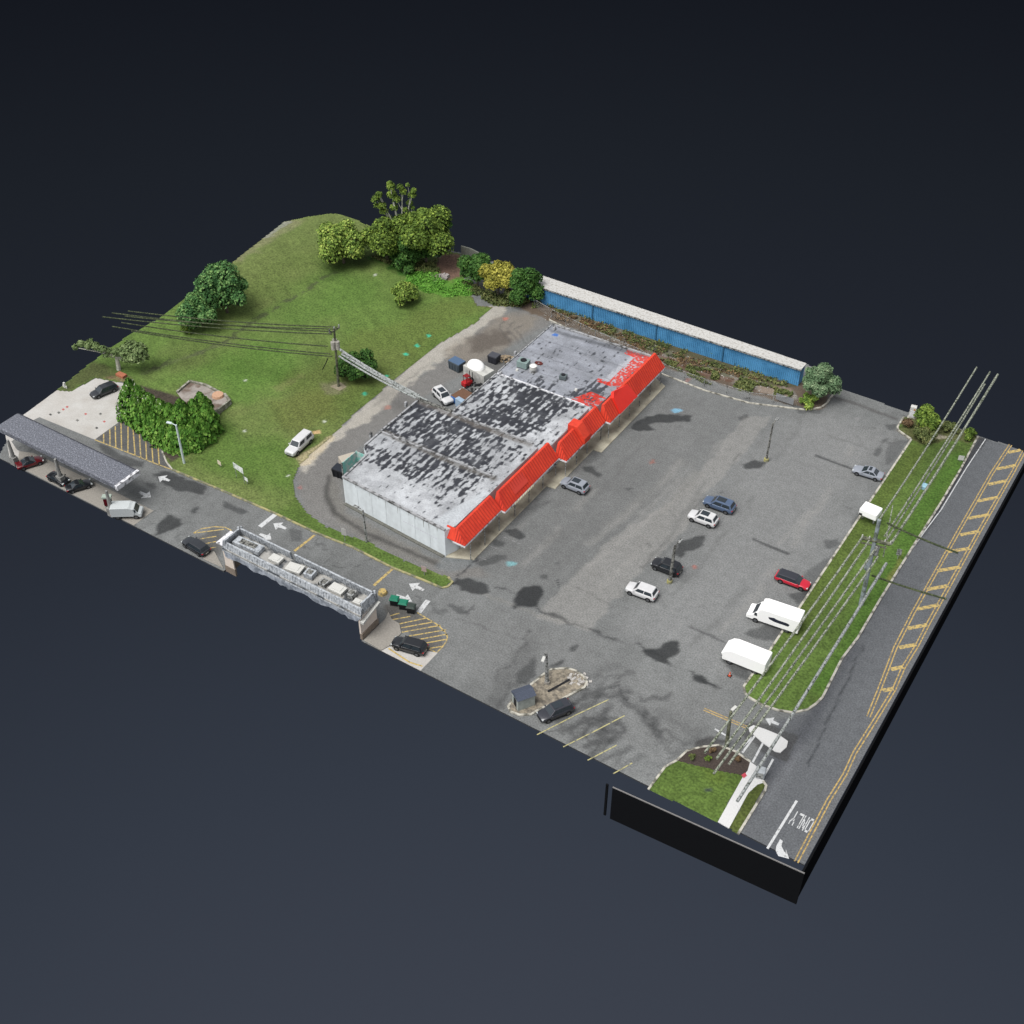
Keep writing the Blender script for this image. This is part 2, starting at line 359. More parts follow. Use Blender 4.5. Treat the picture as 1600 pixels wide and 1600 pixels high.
YC = 87.4      # the place ends on this line (near side)
XC = -16.7     # and on this one (road side)
YB = 177.6     # and on this one (far side)
field_px = [(89, 610), (142, 567), (200, 525), (252, 495), (309, 450), (359, 414), (444, 347), (480, 339), (519, 334), (544, 339), (569, 350), (620, 368), (697, 392), (719, 397), (725, 440), (745, 478), (770, 480), (742, 505), (687, 537), (619, 591), (550, 650), (519, 681), (469, 725), (458, 750), (462, 778), (481, 803), (509, 823), (550, 839), (575, 847), (632, 877), (700, 902), (707, 910), (690, 919), (662, 907), (612, 887), (550, 855), (494, 833), (431, 803), (269, 734), (260, 722), (252, 702), (247, 687), (235, 675), (217, 662), (201, 650), (200, 640), (197, 597), (180, 597), (150, 591), (110, 612)]
field = np.array([GT(*p)[:2] for p in field_px])
bank_hole = np.array([(-106.3, YC - 5), (-81.1, YC - 5), (-81.1, 91.3), (-106.3, 91.3)])
lot_px = [(32, 652), (89, 610), (142, 567), (200, 525), (569, 350), (719, 395), (838, 428), (1261, 568), (1310, 606), (1410, 641), (1475, 660), (1530, 682), (1575, 695), (1600, 706)]
lotP = [tuple(p) for p in PG(lot_px)]
lot = np.array([(-155, YC), (G(32, 652)[0], G(32, 652)[1])] + lotP[1:3] + [tuple(field[2]), tuple(field[3]), tuple(field[8])] + lotP[5:-1] + [(XC, lotP[-1][1] - .3), (XC, YC)])

def lot_paint(x, y):
    p = Paint(x, y, c(133, 135, 134)); n1 = fbm(x, y, 16, 3, 4); n2 = fbm(x, y, 3.0, 9, 3)
    p.mul(1 + .22 * n1 + .12 * n2)
    # streaks of traffic wear running along the lot
    p.mul(1 + .13 * fbm(x, y / 9, 1.1, 21, 3) + .10 * fbm(x / 5, y, 2.2, 22, 2))
    cr = np.abs(fbm(x, y, 9, 55, 4)); p.mul(1 - .35 * np.exp(-(cr / .012) ** 2) * sstep(-.05, .2, vnoise(x, y, 14, 56)))
    F, Ln = p.fill, p.line
    F([(1215, 650), (1300, 640), (1400, 685), (1330, 790), (1240, 930), (1160, 1060), (1090, 1040), (985, 985), (1075, 870), (1130, 780)], c(150, 151, 150), .6, 4, 1.5, 6)
    F([(1045, 600), (1200, 640), (1120, 720), (960, 840), (860, 930), (760, 880), (860, 770)], c(122, 123, 122), .5, 4, 1.5, 6)
    F([(700, 950), (850, 960), (1000, 1040), (1130, 1110), (1050, 1180), (900, 1150), (680, 1040)], c(136, 137, 136), .5, 4, 1.5, 6)
    # public road, bluer and slightly darker
    F([(1530, 682), (1620, 712), (1262, 1372), (1150, 1310), (1200, 1230), (1180, 1190), (1215, 1125), (1262, 1112), (1285, 1090), (1340, 997), (1429, 850)], c(108, 111, 115), .85, .5, .15)
    F([(1600, 720), (1640, 720), (1262, 1372), (1235, 1355), (1330, 1200), (1460, 975), (1560, 790)], c(122, 123, 124), .5, .5, .2)
    F([(1530, 683), (1543, 687), (1510, 730), (1455, 822), (1405, 882), (1350, 985), (1335, 1000), (1429, 850)], c(62, 63, 66), .8, .15, .1)
    Ln([(1330, 1010), (1300, 1065), (1270, 1130), (1210, 1200), (1180, 1260)], 1.6, c(84, 86, 92), .5, .8, .3, 3)
    Ln([(1350, 1010), (1310, 1090), (1275, 1170), (1262, 1195)], .25, c(56, 58, 62), .7, .15, .2, 1.5)
    Ln([(1250, 1165), (1215, 1225), (1195, 1260)], 1.4, c(140, 142, 146), .35, .7, .3, 3)
    F([(1165, 1130), (1200, 1128), (1250, 1150), (1228, 1190), (1200, 1180), (1160, 1150)], c(84, 84, 84), .75, .2, .25)
    # service road: warm grey
    F([(460, 745), (520, 690), (620, 610), (700, 560), (760, 500), (830, 480), (860, 505), (660, 620), (560, 700), (535, 760), (545, 800), (690, 880), (735, 878), (770, 900), (700, 905), (560, 842), (480, 805)], c(138, 135, 131), .7, .6, .3)
    # gravel shoulder
    F([(462, 727), (519, 678), (619, 589), (687, 535), (745, 498), (765, 478), (800, 478), (770, 500), (700, 552), (640, 602), (575, 655), (520, 690), (500, 712), (478, 740)], c(194, 189, 178), .85, .4, .6, 1.4)
    F([(488, 700), (520, 683), (505, 704), (482, 724), (470, 726)], c(216, 202, 174), .85, .25, .4)
    Ln([(560, 655), (640, 590), (700, 545)], .5, c(130, 128, 122), .5, .3, .3, 2, brk=3)
    F([(700, 548), (760, 508), (800, 488), (840, 498), (820, 522), (760, 560), (710, 575)], c(150, 140, 126), .55, 1.2, 1.0, 3)
    F([(735, 530), (770, 515), (800, 520), (790, 540), (740, 550)], c(86, 78, 72), .6, .9, .8, 2)
    F([(745, 575), (780, 548), (812, 548), (790, 580), (755, 605)], c(104, 102, 100), .5, .8, .5)
    for a in range(3):
        Ln([(790 + a * 14, 500 + a * 3), (780 + a * 12, 515), (800 + a * 12, 535)], .3, c(80, 80, 80), .5, .2, .4, 2)
    # worn inner edge of the service road behind the store
    F([(520, 735), (528, 760), (540, 800), (620, 845), (695, 880), (700, 892), (640, 872), (560, 838), (518, 805), (508, 775)], c(128, 126, 120), .6, .3, .5, 1.5)
    Ln([(513, 745), (510, 775), (525, 802), (570, 832), (640, 862), (690, 885)], .7, c(80, 79, 77), .75, .3, .15, 1.5)
    Ln([(508, 760), (510, 783), (524, 808)], .5, c(84, 84, 82), .5, .3, .1)
    F([(700, 868), (740, 870), (745, 885), (700, 895), (680, 885)], c(134, 140, 142), .6, .5, .4)
    # paler driving lane down the middle of the parking lot
    F([(1163, 650), (1206, 650), (1135, 742), (1100, 775), (1066, 832), (1016, 880), (958, 940), (922, 985), (838, 965), (900, 895), (962, 835), (1052, 782), (1108, 722)], c(158, 157, 153), .62, .25, .35, 2)
    for q in ([(1130, 690), (1050, 775), (965, 850)], [(1080, 728), (1020, 790), (940, 870), (870, 940)], [(1062, 722), (985, 800), (920, 850)], [(1040, 820), (980, 880), (900, 950)], [(1085, 735), (1035, 800)], [(1230, 880), (1180, 930), (1130, 985)], [(1215, 880), (1165, 935)], [(1330, 700), (1270, 790), (1220, 850)], [(1300, 760), (1240, 850)], [(980, 640), (880, 760), (800, 840)], [(930, 760), (860, 840), (800, 900)]):
        Ln(q, 1.0, c(164, 163, 159), .38, .6, .35, 2.5, seed=int(q[0][0]), brk=5)
    for q in ([(1160, 668), (1070, 800), (1040, 850)], [(1000, 700), (920, 790), (850, 850)], [(1260, 640), (1190, 760), (1120, 850), (1050, 930)], [(1180, 900), (1080, 1010)]):
        Ln(q, .7, c(110, 111, 110), .4, .5, .4, 2.5, seed=int(q[0][1]), brk=4)
    F([(1060, 720), (1085, 722), (1000, 800), (960, 825), (940, 822)], c(152, 151, 147), .2, 1.0, .6, 3)
    F([(1085, 735), (1100, 738), (1040, 800), (1020, 815)], c(150, 148, 142), .3, .8, .5, 3)
    Ln([(1170, 690), (1115, 760), (1075, 805), (1030, 855), (985, 905)], .4, c(92, 92, 92), .45, .3, .3, 2, brk=2)
    # long joints
    Ln([(780, 915), (860, 960), (925, 985), (980, 1003), (1050, 1032), (1085, 1055), (1130, 1078)], .45, c(66, 67, 68), .8, .25, .5, 2, brk=3)
    Ln([(735, 922), (800, 945), (880, 975)], .3, c(150, 147, 140), .4, .3, .3)
    Ln([(1275, 712), (1332, 733)], .45, c(72, 73, 74), .85, .15, .1)
    Ln([(1178, 843), (1232, 866)], .5, c(76, 77, 78), .8, .15, .1)
    Ln([(1080, 980), (1132, 1003)], .5, c(80, 80, 82), .6, .15, .1)
    Ln([(1303, 620), (1340, 632), (1400, 655)], .8, c(96, 95, 94), .7, .2, .1)
    Ln([(870, 905), (930, 930), (960, 950)], .3, c(95, 95, 93), .4, .2, .3, brk=2)
    Ln([(1000, 770), (1045, 800), (1060, 812)], .3, c(92, 92, 92), .4, .2, .3, brk=2)
    Ln([(1290, 680), (1370, 705)], .3, c(100, 100, 98), .4, .2, .3, brk=3)
    Ln([(745, 873), (728, 888), (715, 903), (708, 912)], .35, c(56, 57, 60), .8, .15, .3)
    Ln([(872, 905), (873, 918)], .2, c(50, 50, 52), .7, .12, .1)
    Ln([(968, 1060), (972, 1085), (982, 1100)], .25, c(60, 60, 62), .7, .15, .2)
    Ln([(740, 945), (732, 958)], .3, c(70, 70, 72), .6, .15, .2); Ln([(770, 1060), (800, 1035), (830, 985)], .25, c(80, 80, 80), .6, .15, .4, 1.5)
    Ln([(650, 950), (740, 975), (850, 1010)], .3, c(88, 88, 88), .35, .2, .4, 2, brk=2)
    # puddle stains
    dk = c(60, 62, 63)
    ST = [([(708, 902), (735, 905), (762, 912), (768, 925), (755, 932), (722, 922), (710, 912)], .8), ([(800, 935), (818, 918), (845, 915), (850, 925), (838, 948), (805, 948)], .9),
          ([(990, 663), (1008, 650), (1060, 647), (1080, 650), (1075, 657), (1040, 660), (1015, 664), (1025, 672), (1000, 675), (988, 670)], .8),
          ([(1060, 848), (1085, 838), (1102, 836), (1098, 850), (1080, 860), (1062, 870), (1050, 865)], .75), ([(1160, 725), (1180, 718), (1200, 722), (1192, 732), (1165, 732)], .75),
          ([(1003, 1017), (1030, 1012), (1045, 1000), (1062, 1003), (1062, 1018), (1045, 1030), (1050, 1040), (1025, 1035)], .85),
          ([(1078, 1055), (1098, 1057), (1122, 1072), (1118, 1075), (1090, 1066)], .85),
          ([(790, 830), (806, 828), (822, 838), (812, 842), (796, 838)], .75), ([(772, 845), (790, 848), (786, 855), (772, 852)], .55),
          ([(908, 728), (925, 730), (942, 742), (935, 745), (915, 738)], .7), ([(978, 763), (995, 760), (990, 765), (982, 767)], .7),
          ([(745, 880), (775, 868), (798, 864), (788, 874), (750, 888)], .5), ([(700, 945), (722, 948), (730, 958), (715, 960)], .5),
          ([(806, 1055), (820, 1042), (832, 1030), (838, 1035), (838, 1055), (822, 1068), (808, 1070)], .6), ([(862, 1040), (880, 1028), (884, 1032), (872, 1042)], .7), ([(890, 1012), (900, 1010), (898, 1017), (890, 1017)], .6),
          ([(235, 740), (260, 736), (300, 752), (322, 760), (318, 772), (290, 770), (262, 760)], .75), ([(222, 752), (245, 755), (240, 762), (225, 758)], .5),
          ([(238, 838), (250, 815), (262, 803), (275, 808), (282, 820), (265, 830), (245, 840)], .8), ([(295, 796), (308, 794), (310, 802), (298, 806)], .7),
          ([(150, 690), (170, 700), (200, 715), (225, 722), (222, 730), (195, 727), (160, 705)], .6), ([(345, 780), (365, 790), (388, 800), (380, 803), (355, 794)], .6), ([(450, 825), (470, 830), (468, 845), (455, 845)], .4),
          ([(1250, 1010), (1265, 1010), (1262, 1018)], .0), ([(1010, 850), (1014, 848), (1015, 854)], .4), ([(845, 900), (853, 899), (852, 903)], .5), ([(868, 880), (874, 879), (873, 883)], .5),
          ([(1155, 653), (1168, 647), (1170, 652), (1160, 658)], .5), ([(1120, 770), (1132, 766), (1128, 772)], .5), ([(960, 931), (972, 927), (970, 934)], .4),
          ([(1285, 845), (1310, 842), (1312, 850), (1292, 858)], .5), ([(1245, 905), (1300, 868), (1340, 805), (1350, 790), (1356, 792), (1330, 840), (1270, 925), (1255, 935)], .4), ([(1180, 935), (1205, 928), (1240, 935), (1255, 930), (1250, 945), (1180, 990), (1165, 985)], .0),
          ([(1160, 990), (1200, 975), (1240, 988), (1215, 1000), (1180, 998)], .55), ([(1235, 930), (1268, 920), (1262, 935), (1245, 945)], .6), ([(1130, 1015), (1150, 1040), (1190, 1060), (1185, 1070), (1150, 1055), (1125, 1035)], .6),
          ([(1365, 710), (1376, 690), (1385, 685), (1380, 700), (1370, 715)], .5), ([(1385, 690), (1420, 688), (1405, 712), (1385, 725)], .35), ([(1386, 665), (1402, 662), (1400, 670), (1390, 672)], .5), ([(1225, 725), (1245, 722), (1240, 732)], .0),
          ([(1160, 622), (1172, 620), (1168, 624)], .7), ([(1240, 630), (1260, 638), (1285, 640), (1280, 646), (1250, 645)], .5), ([(1045, 630), (1057, 628), (1060, 632)], .3)]
    for poly, st in ST:
        if st: F(poly, dk, min(1, st * 1.08), .25, .34, 1.7, seed=int(poly[0][0]))
    # rows of old parking-bay stains, near the bottom
    for a, b, w, st in [((842, 1115), (915, 1075), 1.5, .35), ((870, 1128), (935, 1085), 1.4, .55), ((885, 1140), (950, 1108), 1.3, .7), ((912, 1165), (975, 1135), 1.2, .7), ((940, 1188), (985, 1165), 1.2, .5), ((965, 1200), (1005, 1180), .9, .35), ((975, 1093), (1000, 1108), 1.4, .55), ((1000, 1105), (1030, 1150), 1.1, .55), ((945, 1088), (980, 1085), 1.2, .6),
                        ((835, 795), (850, 783), .8, .45), ((842, 768), (856, 757), .8, .35), ((1055, 1175), (1100, 1155), 1.2, .3), ((920, 720), (950, 690), 1.5, .25)]:
        Ln([a, b], w, c(70, 71, 72), st, .6, .7, 1.6, seed=int(a[0]))
    for a, b, w, st in [((900, 1098), (960, 1068), 1.0, .55), ((858, 1122), (900, 1103), 1.0, .5), ((895, 1152), (965, 1122), .9, .6), ((925, 1178), (975, 1152), .9, .55), ((1000, 1092), (1040, 1088), .9, .5), ((1010, 1120), (1040, 1165), .8, .4), ((1030, 1140), (1075, 1160), .8, .35), ((935, 1062), (985, 1050), 1.0, .35), ((780, 1100), (800, 1075), 1.1, .4), ((560, 715), (600, 690), 1.0, .3), ((650, 935), (690, 955), .8, .4)]:
        Ln([a, b], w, c(62, 63, 64), st, .4, .7, 1.2, seed=int(a[0]) + 3)
    for a, b in [((770, 1090), (830, 1010)), ((900, 1060), (960, 1040)), ((1040, 1120), (1090, 1150))]: Ln([a, b], 2.2, c(90, 91, 91), .35, 1.0, .8, 2, seed=int(b[0]))
    F([(1080, 1160), (1110, 1150), (1135, 1158), (1120, 1165), (1085, 1172)], c(66, 64, 64), .7, .3, .3)
    F([(150, 685), (200, 650), (245, 688), (267, 732), (230, 722)], c(92, 91, 90), .7, .3, .4, 1.2)
    F([(600, 945), (640, 950), (680, 975), (695, 1010), (650, 1030), (640, 990), (605, 975)], c(98, 94, 88), .65, .3, .2)
    F([(300, 850), (330, 828), (345, 825), (345, 870), (320, 865)], c(92, 90, 86), .6, .4, .3)
    # small sprayed marks
    for q, col in [((800, 880), (140, 200, 205)), ((1057, 642), (140, 200, 230)), ((1085, 887), (190, 120, 108)), ((1075, 594), (175, 120, 110)), ((1018, 722), (165, 112, 100)), ((790, 498), (200, 130, 115)), ((468, 762), (180, 120, 115)), ((1255, 612), (120, 120, 120)), ((606, 637), (190, 140, 125)), ((1340, 655), (150, 150, 150))]:
        x0, y0 = q; F([(x0 - 8, y0 - 1), (x0 - 3, y0 - 4), (x0 + 8, y0 - 2), (x0 + 6, y0 + 3), (x0 - 5, y0 + 4)] if col[2] > 200 else [(x0 - 4, y0 - 2), (x0 + 3, y0 - 3), (x0 + 4, y0 + 2), (x0 - 3, y0 + 3)], c(*col), .75, .15, .2, .6)
    F([(1222, 888), (1244, 895), (1240, 906), (1218, 898)], c(105, 105, 105), .0, .3)
    # soil and weeds along the blue shed
    F([(800, 470), (850, 462), (1252, 598), (1300, 610), (1285, 640), (1240, 634), (1050, 578), (900, 515), (830, 490)], c(112, 98, 84), .95, .3, .4)
    F([(880, 492), (1050, 570), (1250, 628), (1245, 615), (1060, 552), (900, 488)], c(160, 156, 148), .7, .3, .6, 1.0)
    F([(862, 478), (1240, 602), (1200, 604), (1000, 545), (870, 492)], c(84, 88, 52), .6, .4, .9, 1.6)
    F([(980, 530), (1100, 575), (1180, 598), (1120, 596), (990, 548)], c(112, 76, 58), .6, .4, .9, 1.6, seed=4)
    F([(1180, 600), (1240, 605), (1240, 622), (1190, 612)], c(160, 140, 122), .6, .4, .4)
    F([(1400, 672), (1475, 658), (1530, 684), (1500, 690), (1424, 690)], c(110, 100, 84), .9, .3, .3)
    return p.rgb
ground = grid('parking_lot', lot, .3, lambda x, y: 0 * x, lot_paint, M['asphalt'], holes=[bank_hole, lambda x, y: inpoly(x, y, field) & (pdist(x, y, field, True) > .8)])
tag(ground, 'worn grey asphalt with puddle stains round the strip mall', kind='structure')
b = MB(); b.prism([(-155, YC + .05), (-106.4, YC + .05), (-106.4, 91.2), (-81.0, 91.2), (-81.0, YC + .05), (XC - .05, YC + .05)] + [tuple(p) for p in lot[-3:-13:-1]][:0] + [(XC - .05, lotP[-1][1] - .6)] + [(p[0] - .1, p[1] - .5) for p in lotP[-2:4:-1]] + [(field[8][0] + .3, field[8][1] - .6), (field[3][0] + .5, field[3][1]), (lot[1][0] + .5, lot[1][1])], -.3, -.02)
tag(b.build('ground_base', M['slabside']), 'thin dark base under the asphalt', kind='structure')

def field_paint(x, y):
    p = Paint(x, y, c(104, 130, 64)); F, Ln = p.fill, p.line
    n1 = fbm(x, y, 22, 31, 4); n2 = fbm(x, y, 4.0, 33, 3)
    st = fbm(x * .5 + y * .86, (y * .5 - x * .86) / 6, 1.6, 41, 3)
    w = np.clip(.45 + 1.3 * n1 + .45 * n2, 0, 1)[:, None]
    p.rgb = p.rgb * (1 - w) + np.array(c(116, 130, 74)[:3]) * w
    p.mul(1 + .24 * st + .16 * n2 + .10 * vnoise(x, y, .7, 44))
    F([(420, 400), (444, 347), (519, 334), (569, 350), (560, 380), (470, 430), (380, 480), (340, 500), (340, 440)], c(112, 128, 70), .55, 3, 1.5, 5)
    F([(359, 416), (444, 349), (480, 352), (440, 375), (380, 420)], c(146, 142, 110), .6, 1.2, 1.0, 2.5)
    F([(400, 380), (444, 347), (455, 352), (420, 378)], c(170, 170, 168), .5, .6, .8, 2)
    F([(390, 500), (528, 426), (620, 430), (590, 470), (480, 505)], c(98, 132, 60), .5, 2.5, 1.5, 6)
    F([(240, 600), (330, 560), (400, 520), (470, 560), (430, 620), (340, 640), (370, 600)], c(98, 140, 58), .5, 3, 1.5, 5)
    F([(340, 640), (400, 690), (470, 700), (460, 780), (380, 750), (300, 720)], c(90, 128, 50), .55, 2.5, 1.5, 5)
    F([(560, 520), (700, 470), (760, 480), (680, 535), (600, 590), (520, 660), (470, 640), (440, 600)], c(108, 122, 62), .6, 2.5, 1.5, 5)
    F([(430, 630), (500, 600), (530, 640), (480, 680), (440, 670)], c(112, 116, 62), .5, 2, 1.2, 4)
    F([(425, 605), (470, 585), (475, 590), (432, 612)], c(140, 140, 92), .4, .6, .5, 2)
    F([(500, 600), (540, 595), (545, 612), (510, 615)], c(140, 134, 108), .6, .5, .5, 1.5)
    Ln([(225, 580), (275, 562), (325, 547), (359, 531), (390, 506), (415, 490), (469, 459), (500, 437), (528, 425)], 1.1, c(84, 92, 62), .85, .3, .45, 1.0, brk=1.0)
    Ln([(225, 584), (300, 556), (359, 535)], .8, c(110, 118, 84), .5, .5, .3)
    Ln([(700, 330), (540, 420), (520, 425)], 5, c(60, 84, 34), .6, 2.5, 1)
    F([(470, 725), (500, 700), (520, 680), (500, 690), (480, 705), (455, 715)], c(190, 176, 140), .8, .3, .4)
    # narrow verge along the drive: greener
    F([(462, 778), (509, 823), (575, 847), (707, 910), (690, 919), (550, 855), (431, 803)], c(86, 112, 48), .6, .8, .4)
    # left corner by the concrete pad
    F([(89, 610), (142, 567), (165, 570), (200, 590), (150, 591), (110, 612)], c(88, 92, 58), .8, .8, .5)
    F([(165, 590), (200, 585), (205, 640), (195, 600)], c(150, 120, 100), .6, .5, .3)
    # hedge bed
    F([(198, 590), (212, 600), (345, 640), (335, 682), (300, 704), (268, 722), (250, 705), (236, 677), (200, 652)], c(82, 72, 66), .95, .3, .15)
    # ground cover and bare earth at the back
    F([(640, 422), (680, 420), (700, 440), (735, 435), (740, 462), (700, 464), (665, 458), (632, 440)], c(98, 150, 56), .9, .5, .7, 1.5)
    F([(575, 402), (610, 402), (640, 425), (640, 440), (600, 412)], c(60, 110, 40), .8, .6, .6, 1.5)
    F([(672, 425), (690, 395), (722, 397), (722, 432), (700, 440)], c(132, 104, 92), .95, .4, .5, 1.2)
    F([(672, 428), (684, 425), (692, 436), (680, 440)], c(196, 184, 168), .7, .3, .3)
    F([(722, 440), (745, 478), (775, 482), (765, 470), (735, 450)], c(132, 112, 96), .9, .4, .3)
    for q in [(570, 616), (604, 588), (634, 554), (652, 541), (670, 525)]:
        x0, y0 = q; F([(x0 - 4, y0 - 1), (x0, y0 - 3), (x0 + 4, y0), (x0, y0 + 3)], c(70, 205, 165), .9, .12, .08, .5)
    F([(488, 675), (500, 672), (501, 678), (490, 679)], c(226, 190, 140), .95, .15, .05)
    for q in [(383, 595), (382, 674), (507, 659), (450, 744), (586, 430), (633, 425)]:
        x0, y0 = q; F([(x0 - 2, y0 - 1), (x0 + 2, y0 - 2), (x0 + 2, y0 + 1), (x0 - 1, y0 + 2)], c(225, 230, 215), .9, .15, .0)
    return p.rgb
fo = grid('lawn', field, .32, lambda x, y: .06 + hfun(x, y) + .05 * fbm(x, y, 2.2, 77, 2), field_paint, M['grass'])
tag(fo, 'mown green lawn rising to a mound behind the strip mall', kind='structure')

def grass_patch(name, px, base, extra=None, z=.09, label=None):
    poly = PG(px)
    def pf(x, y):
        p = Paint(x, y, base); n1 = fbm(x, y, 9, 51, 4); n2 = fbm(x, y, 1.6, 53, 3); p.mul(1 + .35 * n1 + .2 * n2)
        if extra: extra(p)
        return p.rgb
    o = grid(name, poly, .22, lambda x, y: z + .04 * fbm(x, y, 1.6, 78, 2), pf, M['grass']); tag(o, label, kind='structure'); return poly
isl_px = [(1424, 687), (1355, 790), (1249, 950), (1221, 989), (1200, 1021), (1172, 1059), (1162, 1073), (1164, 1083), (1170, 1090), (1189, 1101), (1215, 1110), (1239, 1114), (1262, 1109), (1275, 1100), (1285, 1090), (1315, 1030), (1340, 997), (1375, 937), (1429, 850), (1470, 786), (1500, 735), (1528, 682), (1500, 671), (1475, 662), (1450, 655), (1426, 652), (1412, 652), (1402, 668), (1404, 673)]
def isl_extra(p):
    p.fill([(1404, 672), (1412, 650), (1500, 668), (1530, 682), (1515, 696), (1480, 688), (1440, 695), (1424, 690)], c(100, 100, 66), .8, .4, .5)
    p.line([(1500, 720), (1440, 800), (1400, 880), (1340, 990), (1285, 1070)], 3.0, c(80, 122, 46), .55, 1.2, .6, 3)
    p.line([(1430, 705), (1360, 800), (1290, 910), (1240, 990)], 3.5, c(92, 106, 50), .6, 1.2, .6, 3)
    p.fill([(1385, 905), (1402, 880), (1412, 860), (1405, 885), (1392, 912)], c(150, 140, 84), .5, .4, .3)
    p.fill([(1462, 680), (1482, 682), (1478, 686), (1464, 686)], c(176, 168, 150), .8, .2, .2)
isl = grass_patch('grass_strip', isl_px, c(96, 120, 58), isl_extra, label='grass strip between the parking lot and the road')
sg_px = [(1013, 1234), (1039, 1199), (1057, 1189), (1094, 1198), (1130, 1206), (1162, 1212), (1121, 1285)]
grass_patch('corner_grass', sg_px, c(98, 122, 58), lambda p: (p.fill([(1095, 1200), (1130, 1208), (1140, 1225), (1110, 1222)], c(104, 122, 52), .5, 1, .5), p.fill([(1100, 1233), (1112, 1232), (1113, 1237), (1102, 1238)], c(70, 76, 80), .8, .2)), label='small corner lawn at the driveway mouth')
grass_patch('verge_grass', [(1169, 1240), (1189, 1222), (1195, 1226), (1193, 1234), (1153, 1304), (1139, 1295)], c(92, 104, 52), label='narrow verge between pavement and road')

def slab(name, px, z0, z1, m, label, parent=None, world=False):
    b = MB(); b.prism(px if world else PG(px), z0, z1); return tag(b.build(name, m, parent), label, kind='structure')
slab('mulch_bed', [(1057, 1189), (1073, 1174), (1094, 1168), (1123, 1165), (1149, 1175), (1172, 1191), (1180, 1199), (1162, 1212), (1130, 1206), (1094, 1198)], 0, .10, M['mulch'], 'dark mulch bed beside the driveway')
slab('pavement', [(1172, 1191), (1182, 1198), (1180, 1207), (1183, 1212), (1194, 1220), (1192, 1224), (1183, 1227), (1169, 1240), (1139, 1295), (1121.5, 1285), (1161.5, 1213), (1168, 1205)], 0, .12, M['sidewalk'], 'bright white concrete pavement at the corner')
slab('traffic_island', [(1169.5, 1138), (1177, 1134), (1195, 1140), (1217, 1149), (1231, 1159), (1229, 1168), (1219, 1177), (1211, 1175), (1190, 1160), (1177, 1148), (1171, 1144)], 0, .13, M['sidewalk'], 'white concrete island in the driveway mouth')
tac = MB(); tac.prism(PG([(1158, 1212), (1164, 1208), (1167, 1213), (1162, 1217)]), .12, .135)
tag(tac.build('tactile_paving', mat('red_tactile_tiles', c(214, 84, 98), .8)), 'red tactile paving square on the white pavement', kind='structure')
# concrete areas
slab('concrete_pad', [(32, 652), (89, 610), (110, 612), (150, 591), (180, 597), (197, 600), (200, 641), (201, 649), (148, 687), (62, 652), (45, 660), (28, 670)], 0, .035, M['concrete'], 'pale concrete forecourt pad at the far left')
slab('fuel_forecourt', [(27, 728), (30, 705), (52, 708), (110, 735), (240, 798), (209, 821)], 0, .03, M['pedconc'], 'concrete strip under the fuel canopy')
slab('fuel_forecourt', [(7, 672), (30, 680), (18, 690), (26, 702), (30, 705), (27, 728), (17, 725)], 0, .025, M['concrete'], 'white concrete corner of the forecourt')
walk = [(-81.2, 107.2), (-77.4, 109.0), (-77.4, 129.0), (-75.9, 129.2), (-75.9, 140.9), (-74.4, 141.1), (-74.4, 163.0), (-77.5, 164.5), (-81.2, 164.5)]
slab('walkway', walk, 0, .14, M['walkway'], 'tan concrete walkway in front of the shops', world=True)
slab('bank_pavement', [(568.5, 1001), (602, 968), (607, 957), (612, 968), (624, 975), (626, 985), (627, 990), (608, 1010), (596, 1017)], 0, .13, M['pedconc'], 'concrete apron at the end of the bank')
slab('bay_concrete', [(596, 1017), (608, 1010), (672, 1018), (684, 1020), (657, 1048)], 0, .012, M['concrete'], 'pale concrete parking bay by the bank')
slab('bank_pavement', [(318, 860), (335, 862), (349, 888), (318, 874)], 0, .1, M['pedconc'], 'concrete apron at the left end of the bank')
# kerbs
def kerb(px, w=.32, z=.15, closed=False, world=False, m=None, lab='pale concrete kerb'):
    o = ribbon(px, w, 0, z, px=not world, closed=closed).build('kerb', m or M['kerb']); return tag(o, lab, kind='structure')
kerb([(269, 734), (350, 768), (431, 803), (494, 833), (550, 855), (612, 887), (662, 907), (690, 919), (700, 917), (707, 910), (700, 902)], m=mat('yellowed_kerb', c(190, 182, 130), .9, nz=.2, col2=c(130, 130, 110), sc2=.8, cover=.45), lab='faded yellow kerb along the lawn')
kerb([(201, 650), (217, 662), (235, 675), (247, 687), (252, 702), (260, 722), (269, 734)], .25)
kerb(isl_px[:22], .3); kerb([(1424, 687), (1404, 673), (1402, 668), (1412, 652)], .3)
kerb([(1013, 1234), (1039, 1199), (1057, 1189), (1073, 1174), (1094, 1168), (1123, 1165), (1149, 1175), (1172, 1191)], .28)
kerb([(1192, 1221), (1197, 1228), (1195, 1236), (1153, 1304)], .3)
kerb([(858, 500), (930, 535), (1000, 565), (1035, 585), (1100, 610), (1170, 630), (1235, 638), (1262, 641), (1283, 637), (1292, 630), (1305, 612)], .3)

